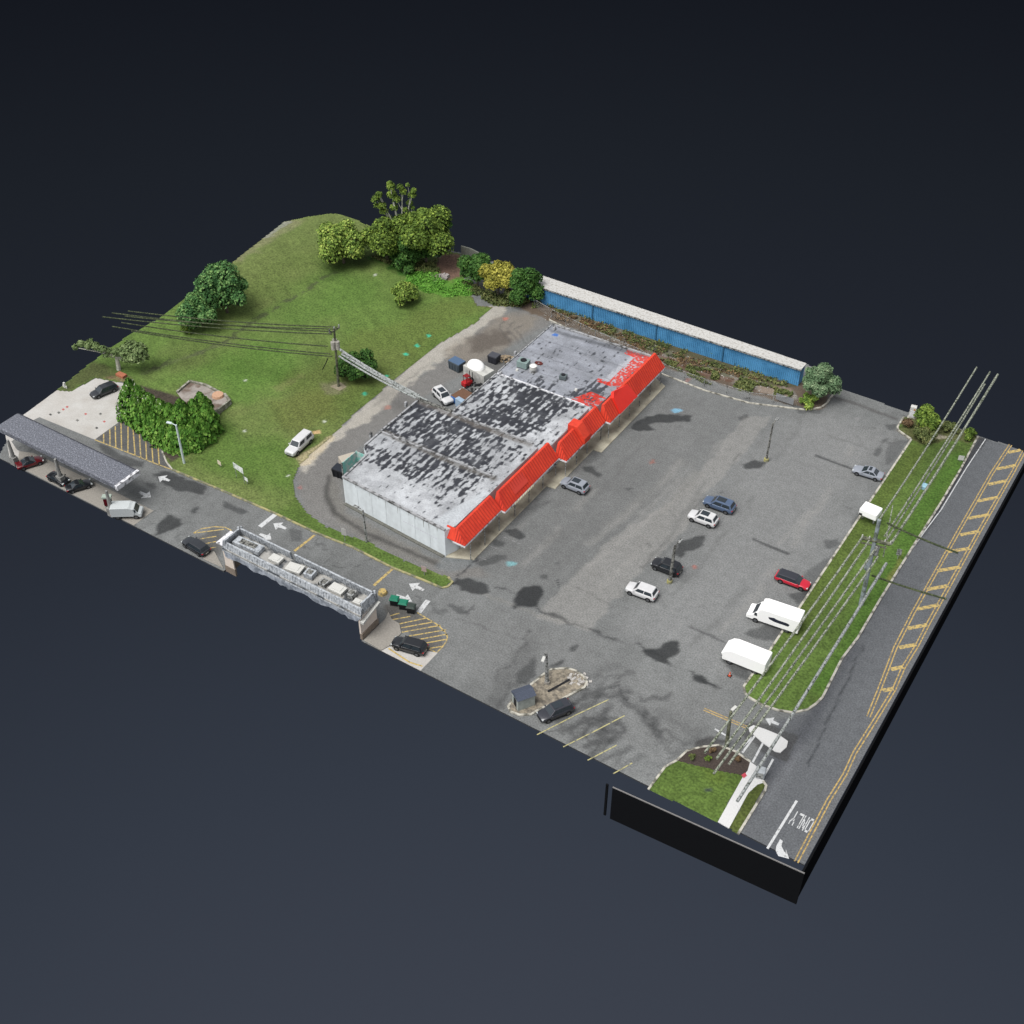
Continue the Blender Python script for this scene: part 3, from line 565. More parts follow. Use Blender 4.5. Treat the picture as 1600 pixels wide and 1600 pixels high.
# ------------------------------------------------------------------ painted markings (flat sheets)
def marks(name, segs, w, m, label, z=.006):
    b = MB()
    for s_ in segs:
        q = ribbon(s_, w, z, z); b.add(q.v, q.f)
    return tag(b.build(name, m), label, kind='structure')
def double(path, gap=.42):
    pts = PG(path); n = len(pts); o1 = []; o2 = []
    for i in range(n):
        d = pts[min(i + 1, n - 1)] - pts[max(i - 1, 0)]; d = d / np.linalg.norm(d); q = np.array([-d[1], d[0]]) * gap / 2; o1.append(pts[i] + q); o2.append(pts[i] - q)
    return o1, o2
b = MB()
for path in [[(1579, 695), (1577, 698), (1550, 739), (1500, 826), (1427, 957), (1399, 1012), (1375, 1075), (1357, 1120)], [(1600, 705), (1583, 737), (1530, 830), (1497, 890), (1450, 975), (1432, 1010), (1412, 1042), (1397, 1077), (1375, 1113), (1335, 1177), (1320, 1210), (1295, 1250), (1244, 1347)]]:
    for o_ in double(path): q = ribbon(o_, .17, .006, .006, px=False); b.add(q.v, q.f)
tag(b.build('median_line', M['orange_line']), 'double yellow lines along the road', kind='structure')
rungs = [((1575, 707), (1595, 703)), ((1557, 733), (1587, 727)), ((1544, 757), (1573, 751)), ((1527, 783), (1559, 777)), ((1512, 810), (1546, 804)), ((1500, 836), (1530, 830)), ((1480, 862), (1515, 857)), ((1465, 892), (1500, 886)), ((1449, 921), (1482, 915)), ((1433, 952), (1467, 945)), ((1418, 982), (1449, 976)), ((1405, 1012), (1431, 1007)), ((1392, 1046), (1411, 1042)), ((1379, 1079), (1396, 1076))]
marks('median_hatching', rungs, .62, M['yellow_line'], 'yellow diagonal hatching in the road median', .01)
marks('edge_line', [[(1540, 686), (1510, 731), (1470, 797), (1445, 830), (1420, 865), (1405, 884), (1380, 925), (1345, 990)]], .16, M['white_line'], 'white edge line beside the kerb')
marks('lane_line', [[(1245, 1251), (1199, 1326)]], .3, M['white_line'], 'white lane line near the corner')
marks('crosswalk_line', [[(1175, 1152), (1152, 1174)], [(1192, 1161), (1176, 1191)], [(1208, 1186), (1194, 1212)], [(1180, 1149), (1160, 1176)], [(1117, 1139), (1134, 1149)]], .26, M['white_line'], 'white dashed crossing lines at the driveway')
b = MB()
for o_ in double([(1100, 1108), (1135, 1123), (1168, 1137)], .36): q = ribbon(o_, .15, .006, .006, px=False); b.add(q.v, q.f)
tag(b.build('driveway_line', M['orange_line']), 'short double yellow line in the driveway', kind='structure')
marks('stop_bar', [[(406, 823), (430, 804)], [(654, 957), (669, 938)]], .75, M['white_line'], 'white stop bars on the bank drive')
marks('drive_bar', [[(460, 861), (492, 836)], [(584, 915), (614, 888)]], .42, M['yellow_line'], 'yellow bars across the bank drive')
marks('bay_line', [[(839, 1148), (900, 1117), (951, 1093)], [(880, 1167), (930, 1142), (976, 1118)], [(918, 1188), (964, 1164)], [(958, 1209), (988, 1192)]], .15, M['pale_yellow'], 'pale yellow parking bay lines')
marks('bay_line', [[(782, 837), (830, 857)], [(764, 852), (785, 861)], [(748, 870), (760, 875)]], .1, mat('faint_white_bay_paint', c(165, 165, 165), .8, col2=c(120, 120, 120), sc2=2, cover=.5), 'faint white bay lines by the walkway')
marks('hatch_line', [[(162, 677), (162, 692)], [(171.5, 671), (172, 695)], [(180, 666), (181, 699)], [(189, 659), (190, 702)], [(200, 654), (200, 706)], [(207, 659), (211, 711)], [(217, 665), (220, 715)], [(227, 671), (229, 719)], [(236, 677), (239, 722)], [(246, 687), (249, 727)], [(148, 687), (210, 711), (237, 722), (269, 734)], [(220, 663), (234, 675), (246, 688)]], .2, M['yellow_line'], 'yellow no-parking hatching by the hedge')
bh = [[(652, 957), (670, 968), (685, 977), (696, 988), (699, 995), (697, 1003), (690, 1012), (682, 1020), (671, 1014)]]
for a, b_ in [((607, 963), (624, 958)), ((609, 969), (641, 963)), ((614, 977), (665, 966)), ((627, 981), (676, 972)), ((627, 988), (688, 977)), ((638, 994), (697, 984)), ((655, 999), (699, 991)), ((664, 1005), (697, 999)), ((672, 1013), (690, 1010))]: bh.append([a, b_])
marks('hatch_line', bh, .2, M['yellow_line'], 'yellow rounded hatching at the end of the bank')
marks('hatch_line', [[(302, 833), (315, 826), (335, 823), (352, 824), (362, 829)], [(303, 833), (350, 827)], [(313, 842), (338, 838)], [(318, 850), (338, 846)], [(322, 857), (338, 855)]], .2, M['yellow_line'], 'yellow rounded hatching by the left bank corner')
marks('kerb_paint', [[(607, 1013), (640, 1035), (660, 1041)]], .25, M['yellow_line'], 'yellow bay edge beside the dark car', .02)
def arrow(px_tip, px_tail, w=.9, head=1.0, label=''):
    t = G(*px_tip)[:2]; a = G(*px_tail)[:2]; d = t - a; L = np.linalg.norm(d); d /= L; n = np.array([-d[1], d[0]]); h = min(L * .5, head)
    pts = [t, t - d * h + n * w * .6, t - d * h + n * w * .2, a + n * w * .14, a - n * w * .14, t - d * h - n * w * .2, t - d * h - n * w * .6]
    b = MB(); b.add([(p[0], p[1], .007) for p in pts], [(0, 1, 2), (2, 3, 4, 5), (0, 2, 5), (0, 5, 6)]); tag(b.build('arrow_marking', M['white_line']), label, kind='structure')
arrow((247, 745), (265, 751), 1.6, 1.7, 'white arrow near the canopy, upper lane'); arrow((236, 777), (218, 769), 1.6, 1.7, 'white arrow near the canopy, lower lane')
arrow((427, 818), (447, 826), 1.6, 1.8, 'white arrow left of the bank, upper lane'); arrow((424, 843), (406, 834), 1.6, 1.8, 'white arrow behind the bank parapet')
arrow((639, 912), (662, 922), 1.6, 1.8, 'white arrow right of the bank, upper lane'); arrow((644, 940), (619, 930), 1.6, 2.0, 'white arrow right of the bank, lower lane'); arrow((1196, 1123), (1217, 1132), 1.3, 1.1, 'white arrow by the driveway island')
# ONLY + turn arrow, read by a driver heading to the near edge
F5 = {'O': ['01110', '10001', '10001', '10001', '10001', '10001', '01110'], 'N': ['10001', '11001', '10101', '10101', '10011', '10001', '10001'], 'L': ['10000', '10000', '10000', '10000', '10000', '10000', '11111'], 'Y': ['10001', '10001', '01010', '00100', '00100', '00100', '00100']}
b = MB(); o0 = G(1275, 1281)[:2]; o1 = G(1239, 1269)[:2]; width = abs(G(1273, 1280)[0] - G(1246, 1269)[0]); top = G(1260, 1301)[1]; bot = G(1273, 1281)[1]
xr = G(1266, 1291)[0] + .15; xl = G(1238, 1278)[0] - .1; cw = (xr - xl) / 23; ch_ = (bot - top) / 7
for k, ch in enumerate('ONLY'):
    for r_, row in enumerate(F5[ch]):
        for q_, v_ in enumerate(row):
            if v_ == '1':
                x_ = xr - (k * 6 + q_) * cw; y_ = top + r_ * ch_; b.quad((x_ - cw * 1.05, y_, .007), (x_, y_, .007), (x_, y_ + ch_ * 1.03, .007), (x_ - cw * 1.05, y_ + ch_ * 1.03, .007))
tag(b.build('only_lettering', M['white_line']), 'white ONLY lettering painted on the road', kind='structure')
b = MB(); b.prism(PG([(1219, 1311), (1223, 1314), (1221, 1322), (1225, 1330), (1228, 1333), (1228, 1327), (1233, 1342), (1216, 1337.5), (1212, 1329), (1213, 1322)]), .004, .008)
tag(b.build('turn_arrow', M['white_line']), 'white curved turn arrow painted at the corner', kind='structure')
for q in [(97, 637), (100, 640), (92, 645), (79, 648), (135, 647), (121, 657), (163, 658), (151, 669)]:
    pass
b = MB(); r_ = MB()
for q in [(92, 645), (79, 648), (121, 657), (151, 669), (157, 647)]: x0, y0 = q; b.prism(PG([(x0 - 3, y0), (x0, y0 - 2), (x0 + 3, y0), (x0, y0 + 2)]), .036, .05)
for q in [(105, 636), (99, 640), (134, 647), (163, 659)]: x0, y0 = q; r_.prism(PG([(x0 - 2.5, y0), (x0, y0 - 1.7), (x0 + 2.5, y0), (x0, y0 + 1.7)]), .036, .05)
tag(b.build('tank_cover', M['darksteel']), 'dark round tank covers in the concrete pad', kind='structure'); tag(r_.build('tank_cover', mat('red_cover', c(205, 110, 105), .7)), 'red tank covers in the concrete pad', kind='structure')

# dark panel walls under the near corner
pc = G(1257, 1365); pl = G(957, 1230); hN = 6.4
b = MB(); d_ = pc - pl; d_ /= np.linalg.norm(d_); nn = np.array([-d_[1], d_[0], 0]) * .25
p4 = [(pl + nn * 0)[:2], pc[:2], (pc + nn)[:2], (pl + nn)[:2]]; b.prism(p4, -hN, -.13)
dp = thing('dark_panel', 'black panel wall standing under the near corner of the slab', 'panel', pl, 0)
o = b.build('panel', M['darkwall'], dp); o.location = (-pl[0], -pl[1], 0)
b = MB(); b.prism([pl[:2], (pc)[:2], (pc + nn * .55)[:2], (pl + nn * .55)[:2]], -.12, .0); o = b.build('rim', M['panelrim'], dp); o.location = (-pl[0], -pl[1], 0)
b = MB(); q1 = G(950, 1226); b.box(q1[0] - .25, q1[0] + .05, q1[1] - .1, q1[1] + .1, -hN + .2, 0); o = b.build('post', M['darkwall'], dp); o.location = (-pl[0], -pl[1], 0)
# side skirt, getting shallower away from the corner
b = MB(); xa, xb = XC + .05, XC + .3; yn, yf = pc[1], 181.0
zb = lambda y: -hN + (y - yn) / (yf - yn) * 3.0
v = [(xa, yn, zb(yn)), (xb, yn, zb(yn)), (xb, yn, -.12), (xa, yn, -.12), (xa, yf, zb(yf)), (xb, yf, zb(yf)), (xb, yf, -.12), (xa, yf, -.12)]
b.add(v, [(0, 1, 2, 3), (5, 4, 7, 6), (1, 5, 6, 2), (4, 0, 3, 7), (3, 2, 6, 7), (0, 4, 5, 1)])
o = tag(b.build('side_panel', M['darkwall']), 'black side wall under the road edge of the slab', 'panel')

# ------------------------------------------------------------------ strip mall
ZR = 5.0
sm = thing('strip_mall', 'long single-storey strip mall with red metal awning and patchy black and white roof', 'building', (-90, 130, 0))
def sub(o): o.location = (90, -130, 0); return o
body = [(-101.2, 108.9), (-81.3, 107.4), (-80.6, 109.3), (-80.4, 131.2), (-79.0, 131.4), (-79.0, 144.4), (-78.2, 144.6), (-77.3, 162.9), (-97.0, 162.3), (-96.8, 131.6), (-103.4, 131.4), (-103.4, 120.9), (-103.2, 116.6), (-101.6, 115.4)]
b = MB(); b.prism(body, 0, ZR - .06); sub(b.build('wall', M['wallwhite'], sm))
# membrane roof, painted per area: share of black weathering
def roof_paint(x, y):
    W_ = c(196, 199, 202); n1 = fbm(x, y, 5, 61, 4)
    p = Paint(x, y, W_); p.mul(1 + .35 * n1 + .25 * fbm(x, y, 1.2, 62, 3))
    cov = np.full(x.shape, .2)
    def area(poly, v, soft=.6):
        d = pdist(x, y, poly, True); d = np.where(inpoly(x, y, np.array(poly)), d, -d); k = sstep(-soft, soft, d + .5 * fbm(x, y, 3, 8)); return cov * (1 - k) + v * k
    cov = area([(-104, 121.2), (-82.5, 121.2), (-83.5, 131.2), (-104, 131.2)], .60)
    cov = area([(-104, 113.5), (-84, 115.2), (-83.5, 121.2), (-104, 121.2)], .50)
    cov = area([(-104, 117.5), (-98, 118), (-98, 121), (-104, 121)], .20)
    cov = area([(-101.5, 107.5), (-82, 107.5), (-82, 112.6), (-101.5, 112.6)], .06)
    cov = area([(-83.0, 108), (-79, 108), (-79, 131), (-83.0, 131)], .12, .8)
    cov = area([(-85.5, 121), (-82, 121), (-82, 131), (-85.5, 131)], .3, .8)
    cov = area([(-97, 131.3), (-82.2, 131.3), (-81.2, 144.6), (-97, 144.6)], .63)
    cov = area([(-97, 131.3), (-93.8, 131.3), (-93.8, 144.6), (-97, 144.6)], .42)
    cov = area([(-83, 131.3), (-79, 131.3), (-79, 141), (-82.5, 141)], .25, .8)
    cov = area([(-97.5, 144.6), (-77, 144.6), (-77, 163), (-97.5, 163)], .12)
    cov = area([(-94.5, 145), (-87, 145), (-87, 148), (-94, 148)], .30)
    cov = area([(-84, 145.2), (-79, 146.3), (-79, 152.5), (-81.6, 152.5)], .55, .4)
    # clumps elongated along Y, laid in rows
    s1 = .9 * fbm(x / .55, y / 1.5, .8, 71, 4) + .22 * vnoise(x, y, 4.5, 5) + .30 * vnoise(x, y / 1.6, .32, 15)
    row = .13 * np.cos(2 * math.pi * x / 1.05 + 1.5 * vnoise(x, y, 3, 6)) + .08 * np.cos(2 * math.pi * y / 1.3)
    s1 = s1 + .16 * vnoise(x, y / 1.5, .22, 17); k = (sstep(-.22, .16, s1 + .14 * vnoise(x, y, .16, 18) + row + (cov - .48) * 1.3))[:, None]
    p.rgb = p.rgb * (1 - k) + np.array(c(66, 68, 74)[:3]) * (1 + .5 * vnoise(x, y, .5, 25))[:, None] * k
    k2 = (sstep(.1, .5, fbm(x, y, 2.2, 91, 3)) * .3)[:, None]; p.rgb = p.rgb * (1 - k2) + np.array(c(120, 122, 126)[:3]) * k2
    # greyer far roof
    w = (sstep(144.6, 145.0, y) * .75)[:, None]
    gcol = np.array(c(146, 150, 160)[:3]) * (1 + .5 * fbm(x / 2.4, y, 1.4, 95, 4) + .25 * n1)[:, None]
    dark = k[:, 0] > .5; w = w * np.where(dark, .15, 1)[:, None]; p.rgb = p.rgb * (1 - w) + gcol * w
    p.fill([(-84, 107.6), (-79, 107.6), (-79, 118.0), (-81.5, 118.0)], c(216, 222, 226), .6, .5, .3, px=False)
    p.fill([(-81.2, 152.6), (-78.4, 152.6), (-77.7, 162.5), (-80.4, 162.0)], c(206, 208, 214), .7, .3, .2, px=False)
    # red paint overspray
    rk = sstep(.0, .12, vnoise(x, y, .26, 99) + .24) 
    for poly in ([(-80.0, 151.6), (-77.0, 151.6), (-76.5, 163), (-82.0, 163), (-82.0, 161.4), (-79.9, 161.2)], [(-82.8, 144.8), (-78, 144.8), (-78, 148.4), (-81.0, 148.6)], [(-82, 151.6), (-79.6, 151.6), (-79.6, 152.6), (-82, 152.6)]):
        q = np.array(poly); ins = inpoly(x, y, q).astype(float) * rk * .9; p._mix(np.arange(len(x)), ins, c(226, 66, 50))
    for yy in (148.6, 153, 157.5): p.line([(-97, yy), (-80, yy + .2)], .18, c(110, 112, 118), .5, .12, .1, px=False)
    for xx in (-92, -87.5, -83): p.line([(xx, 145), (xx, 162)], .15, c(108, 110, 116), .4, .12, .1, px=False)
    p.fill([(742, 655), (800, 668), (826, 678), (820, 690), (770, 676)], c(96, 92, 88), .0)
    for yy, cc_ in ((121.2, (110, 106, 100)), (131.0, (116, 110, 104))): p.line([(-103.3, yy), (-82, yy)], 1.1, c(*cc_), .7, .4, .3, 2, px=False)
    p.fill([(-97.8, 161.2), (-96, 161.2), (-78.5, 163), (-78.5, 162.2), (-96, 160.2)], c(80, 82, 86), .5, .3, .2, px=False)
    p.fill([(864, 522), (871, 520), (873, 524), (867, 526)], c(60, 118, 200), .0)
    q = G(868, 523, ZR)[:2]; p.fill([(q[0] - .5, q[1] - .4), (q[0] + .5, q[1] - .3), (q[0] + .4, q[1] + .4), (q[0] - .4, q[1] + .3)], c(70, 124, 205), .9, .15, .1, px=False)
    return p.rgb
rf = grid('roof', np.array(body), .11, lambda x, y: ZR + 0 * x, roof_paint, vcmat('weathered_roof_membrane', nz=.16, sc=4, nz2=.08, bump=.15)); rf.parent = sm; sub(rf)
# parapets and roof ridges
def pbox(name, x0, y0, x1, y1, w, z0, z1, m):
    bb = ribbon([(x0, y0), (x1, y1)], w, z0, z1, px=False); return sub(bb.build(name, m, sm))
pbox('parapet', -101.2, 108.95, -81.3, 107.5, .35, ZR - .02, ZR + .28, M['parapet'])
pbox('parapet', -101.15, 109.2, -101.5, 115.4, .3, ZR - .02, ZR + .22, M['parapet'])
pbox('parapet', -103.3, 121.3, -103.3, 131.0, .3, ZR - .02, ZR + .3, M['parapet'])
pbox('parapet', -103.2, 116.8, -103.3, 120.9, .3, ZR - .02, ZR + .2, M['parapet'])
pbox('parapet', -103.0, 121.1, -82.6, 121.4, .28, ZR - .02, ZR + .22, M['parapet'])
pbox('parapet', -103.2, 131.3, -96.9, 131.5, .4, ZR - .02, ZR + .3, M['darksteel'])
pbox('parapet', -96.7, 131.25, -81.5, 131.5, .3, ZR - .02, ZR + .25, M['parapet'])
pbox('parapet', -96.8, 144.6, -80.0, 144.75, .16, ZR - .02, ZR + .14, M['fascia'])
pbox('parapet', -96.85, 131.9, -96.9, 144.3, .25, ZR - .02, ZR + .15, M['parapet'])
pbox('parapet', -96.95, 145.0, -97.0, 162.2, .18, ZR - .02, ZR + .16, M['parapet'])
pbox('parapet', -96.8, 162.35, -77.6, 162.95, .35, ZR - .02, ZR + .3, M['parapet'])
# long near wall: joints and drain streaks are relief and stains
jm = mat('wall_joint_sealant', c(196, 202, 204, 1.1), .8); dm = mat('dark_run_stain', c(140, 142, 138, 1.1), .9)
for k in range(1, 7):
    t = k / 7; x = -101.2 + 19.9 * t; y = 108.9 - 1.5 * t; b = MB(); b.box(x - .035, x + .035, y - .03, y + .02, .1, ZR - .1); sub(b.build('wall_joint', jm, sm))
rr = random.Random(4)
for t in (.13, .27, .36, .43, .55, .57, .66, .72, .8, .85, .93):
    x = -101.2 + 19.9 * t; y = 108.9 - 1.5 * t; h_ = rr.uniform(.4, 1.6); w_ = rr.uniform(.04, .1); b = MB()
    b.quad((x - w_, y - .012, ZR - .05), (x - w_ * .3, y - .012, ZR - .05 - h_), (x + w_ * .3, y - .012, ZR - .05 - h_), (x + w_, y - .012, ZR - .05)); sub(b.build('drain_stain', dm, sm))
bb = ribbon([(-101.1, 108.62), (-81.5, 107.15)], .5, .01, .16, px=False); sub(bb.build('footing', M['wallbase'], sm))
# faint old lettering line on the wall is a smudge of grey-violet paint
lm_ = mat('faded_violet_paint', c(196, 196, 206, 1.12), .8)
for k in range(16):
    t = .60 + .33 * k / 16; x = -101.2 + 19.9 * t; y = 108.9 - 1.5 * t - .014; zt = 2.75; b = MB(); b.quad((x, y, zt - .2), (x + .26, y, zt - .2), (x + .26, y, zt), (x, y, zt)); sub(b.build('faded_letter', lm_, sm))
# storefront under the awning
for (xf, y0, y1) in [(-80.35, 109.8, 130.8), (-78.93, 131.8, 144.2), (-77.75, 145.2, 162.2)]:
    y = y0
    while y < y1 - 1.5:
        L = min(3.2, y1 - y); b = MB(); b.box(xf, xf + .06, y + .15, y + L - .15, .35, 2.9); o = sub(b.build('shop_window', M['storeglass'], sm))
        f = MB()
        for zz in (.35, 2.9): f.box(xf, xf + .11, y + .1, y + L - .1, zz - .06, zz + .04)
        for yy in (y + .12, y + L / 2, y + L - .12): f.box(xf, xf + .1, yy - .04, yy + .04, .4, 2.85)
        ff = f.build('window_frame', M['fascia'], o); y += L
# awning segments: (y0,y1, eave x, ridge x, eave z, ridge z, hip at start, hip at end)
def awning(y0, y1, xe, xr, ze, zr, hs=0., he=0., m=None, back=None):
    m = m or M['red']; b = MB(); n = int((y1 - y0) / .55); sb_ = MB()
    A, B, Cc, D = Vector((xr, y0 + hs, zr)), Vector((xr, y1 - he, zr)), Vector((xe, y1, ze)), Vector((xe, y0, ze))
    xw = xr - .35 if back is None else back; th = .12
    b.add([A, B, Cc, D, (xe, y1, ze - th), (xe, y0, ze - th), (xw, y0, ze - th), (xw, y1, ze - th), (xw, y0 + hs, zr), (xw, y1 - he, zr), (xw, y0, ze), (xw, y1, ze)],
          [(0, 3, 2, 1), (3, 5, 4, 2), (5, 6, 7, 4), (0, 1, 9, 8), (0, 8, 10, 3), (1, 2, 11, 9), (3, 10, 6, 5), (2, 4, 7, 11), (8, 9, 11, 10), (10, 11, 7, 6)])
    nrm = (D - A).cross(B - A).normalized()
    if nrm.z < 0: nrm = -nrm
    for i in range(n + 1):                                   # ribs of the standing seams
        t = i / n; yy = y0 + (y1 - y0) * t
        f0 = 1.0 if hs == 0 else min(1, (yy - y0) / hs); f1 = 1.0 if he == 0 else min(1, (y1 - yy) / he); ff = max(.02, min(f0, f1))
        lo = Vector((xe, yy, ze)); hi = Vector((xe + (xr - xe) * ff, yy, ze + (zr - ze) * ff))
        w = Vector((0, .045, 0)); u = nrm * .06
        sb_.add([lo - w, lo + w, hi + w, hi - w, lo - w + u, lo + w + u, hi + w + u, hi - w + u], [(4, 5, 6, 7), (0, 4, 7, 3), (1, 2, 6, 5), (0, 1, 5, 4)])
    if hs:
        for i in range(1, int(abs(xe - xw) / .42)):
            x_ = xe - i * .42; ff = min(1, (xe - x_) / abs(xe - xr)); lo = Vector((x_, y0, ze)); hi = Vector((x_, y0 + hs * ff, ze + (zr - ze) * ff)); w = Vector((.05, 0, 0)); u = Vector((0, -.05, .05))
            sb_.add([lo - w, lo + w, hi + w, hi - w, lo - w + u, lo + w + u, hi + w + u, hi - w + u], [(4, 5, 6, 7), (0, 4, 7, 3), (1, 2, 6, 5), (0, 1, 5, 4)])
    o = sub(b.build('awning', m, sm)); q_ = sb_.build('seam', M['redseam'], o); q_['kind'] = 'stuff'
    f = MB(); f.box(xe - .25, xe + .04, y0 - .04, y1 + .04, ze - th - .30, ze - th - .01)
    if hs or True: f.box(xw, xe - .26, y0 - .04, y0 + .1, ze - th - .30, ze - th - .01)
    sub(f.build('awning_fascia', M['fascia'], sm))
    return o
awning(107.7, 117.2, -78.0, -79.8, 3.55, 5.35, .9, 0)
b = MB(); b.add([(-81.6, 107.7, 3.5), (-80.1, 107.7, 3.5), (-80.1, 108.45, 5.2), (-81.6, 108.45, 5.2), (-81.6, 108.6, 5.2), (-80.1, 108.6, 5.2), (-81.6, 107.75, 3.4), (-80.1, 107.75, 3.4)], [(0, 1, 2, 3), (3, 2, 5, 4), (6, 7, 1, 0)]); sub(b.build('awning_return', M['red'], sm))
awning(117.25, 132.5, -77.35, -79.1, 3.45, 5.7, .9, .15)
awning(132.55, 144.7, -75.95, -77.75, 3.4, 5.6, .8, 0)
awning(144.75, 163.6, -75.1, -76.8, 3.5, 5.9, .6, .5)
# box gable over the shop entrance
gp = G(915, 668, 5); gy = 138.9
gy = 137.6; b = MB(); b.add([(-78.9, gy, 6.15), (-77.2, gy, 6.15), (-75.7, gy, 4.4), (-75.7, gy, 3.35), (-78.9, gy, 3.35), (-78.9, gy + 1.9, 6.15), (-77.2, gy + 1.9, 6.15), (-75.7, gy + 1.9, 4.4), (-75.7, gy + 1.9, 3.35), (-78.9, gy + 1.9, 3.35)],
                [(0, 1, 2, 3, 4), (9, 8, 7, 6, 5), (0, 5, 6, 1), (1, 6, 7, 2), (2, 7, 8, 3), (3, 8, 9, 4), (4, 9, 5, 0)])
sub(b.build('entrance_gable', M['red'], sm, bevel=.05))
# smooth sign boards on the awning
def signboard(pts, m, name='sign_board', t=.08):
    b = MB(); p = [Vector(tuple(map(float, q))) for q in pts]; n = (p[1] - p[0]).cross(p[2] - p[0]).normalized()
    if n.x < 0: n = -n
    k = len(p); b.add(p + [q + n * t for q in p], [tuple(range(k))[::-1], tuple(range(k, 2 * k))] + [(i, (i + 1) % k, k + (i + 1) % k, k + i) for i in range(k)]); return sub(b.build(name, m, sm))
def onaw(y, t, xe, xr, ze, zr, up=.08): return (xe + (xr - xe) * t + up * .75, y, ze + (zr - ze) * t + up * .7)
A2 = (-77.35, -79.35, 3.45, 5.75); signboard([onaw(120.6, .25, *A2), onaw(124.3, .25, *A2), onaw(124.3, .88, *A2), onaw(120.6, .88, *A2)], M['redsign2'], t=.06)
ys = 147.6
sg = [(-74.95, ys, 3.5), (-74.95, ys + 5.8, 3.5), (-76.55, ys + 5.0, 5.75), (-76.7, ys + 3.2, 6.1), (-76.9, ys + .9, 6.6), (-76.5, ys + .2, 5.9)]
b = MB(); k = len(sg); b.add([(x + .14, y, z + .1) for x, y, z in sg] + [(x - .35, y, z - .15) for x, y, z in sg], [tuple(range(k)), tuple(range(k, 2 * k))[::-1]] + [((i + 1) % k, i, k + i, k + (i + 1) % k) for i in range(k)])
so_ = sub(b.build('sign_board', M['redsign'], sm))
b = MB()      # pale oval emblem
for k_ in range(16): pass
ov = [(-75.1 - .30 * math.sin(a), ys + 4.6 + .62 * math.cos(a), 4.02 + .43 * math.sin(a)) for a in [2 * math.pi * i / 16 for i in range(16)]]
b.add(ov, [tuple(range(16))]); b.build('emblem', M['chalk'], so_)
cl_ = mat('cream_plastic_letters', c(236, 226, 196, 1.0), .6)
rr = random.Random(9)
for k_ in range(12): y_ = 119.8 + k_ * .45; b = MB(); b.box(-77.29, -77.22, y_, y_ + rr.uniform(.2, .34), 2.95, 3.28); sub(b.build('shop_letter', cl_, sm))
# posts
for (x, ylist) in [(-77.75, (108.7, 112.4, 116.2)), (-77.55, (120.2, 124.2, 128.2, 132.0)), (-76.25, (132.8, 136.2, 139.5, 143.9)), (-75.4, (144.9, 148.5, 152.0, 155.5, 159.2, 163.0))]:
    for y in ylist:
        b = MB(); b.box(x - .05, x + .05, y - .05, y + .05, .14, 3.1); sub(b.build('post', M['steel'], sm))
# scuppers on the rear wall
for q in [(635, 632), (580, 680), (867, 515), (806, 553), (783, 585)]:
    w = G(*q, ZR); b = MB(); b.box(w[0] - .3, w[0] + .1, w[1] - .25, w[1] + .25, ZR - .5, ZR + .5); sub(b.build('scupper', M['parapet'], sm, bevel=.08))

# rooftop units
def rbox(name, label, cat, px, z, L, Wd, H, m, rz=0., group=None, extra=None):
    w = G(*px, z); t = thing(name, label, cat, (w[0], w[1], z), R(rz), group); b = MB(); b.box(-L / 2, L / 2, -Wd / 2, Wd / 2, 0.12, H); b.build('casing', m, t, bevel=.05)
    f = MB()
    for sx in (-1, 1): f.box(sx * L * .4 - .08, sx * L * .4 + .08, -Wd / 2, Wd / 2, 0, .12)
    f.build('rail', M['darksteel'], t)
    if extra: extra(t, L, Wd, H)
    return t
def fan(t, L, Wd, H):
    b = MB(); b.tube([(0, 0, H), (0, 0, H + .12)], min(L, Wd) * .36, 14); b.build('fan_guard', M['dark'], t); b = MB(); b.box(-L * .5 - .01, L * .5 + .01, -Wd * .4, Wd * .4, .3, .34); b.build('louvre', M['dark'], t)
rbox('rooftop_unit', 'pale teal rooftop air unit near the rear edge of the far roof', 'air unit', (818, 573), ZR, 1.9, 1.5, 1.3, mat('pale_teal_metal', c(150, 172, 168), .5), 5, extra=fan)
rbox('rooftop_unit', 'small grey-green rooftop unit in the middle of the far roof', 'air unit', (880, 592), ZR, 1.2, 1.0, .8, mat('grey_green_metal', c(110, 122, 124), .5), 12, extra=fan)
w = G(833, 580, ZR); t = thing('roof_fan', 'white domed kitchen exhaust fan on the far roof', 'exhaust fan', (w[0], w[1], ZR)); b = MB(); b.tube([(0, 0, 0), (0, 0, .5)], .75, 14, .6); b.build('curb', M['parapet'], t); b = MB(); b.tube([(0, 0, .5), (0, 0, 1.1)], .62, 14, .66); b.build('housing', M['chalk'], t); b = MB(); b.tube([(0, 0, 1.1), (0, 0, 1.3)], .5, 14, .25); b.build('cap', M['vanwhite'], t)
w = G(842, 568, ZR); b = MB()
for k in range(9): a = k * .7; b.box(math.cos(a) * .5 - .25, math.cos(a) * .5 + .2, math.sin(a) * .35 - .12, math.sin(a) * .35 + .14, 0, .1 + .03 * (k % 3))
tag(b.build('red_debris', mat('rusty_red_metal', c(116, 52, 44), .8), loc=(w[0], w[1], ZR)), 'rusty red scrap beside the white exhaust fan', 'scrap metal')
for q, lab in (((808, 579), 'small white round vent left of the exhaust fan'), ((900, 610), 'small white round vent near the roof divide')):
    w = G(*q, ZR); b = MB(); b.tube([(0, 0, 0), (0, 0, .3)], .28, 12, .22); tag(b.build('roof_vent', M['chalk'], loc=(w[0], w[1], ZR)), lab, 'vent')
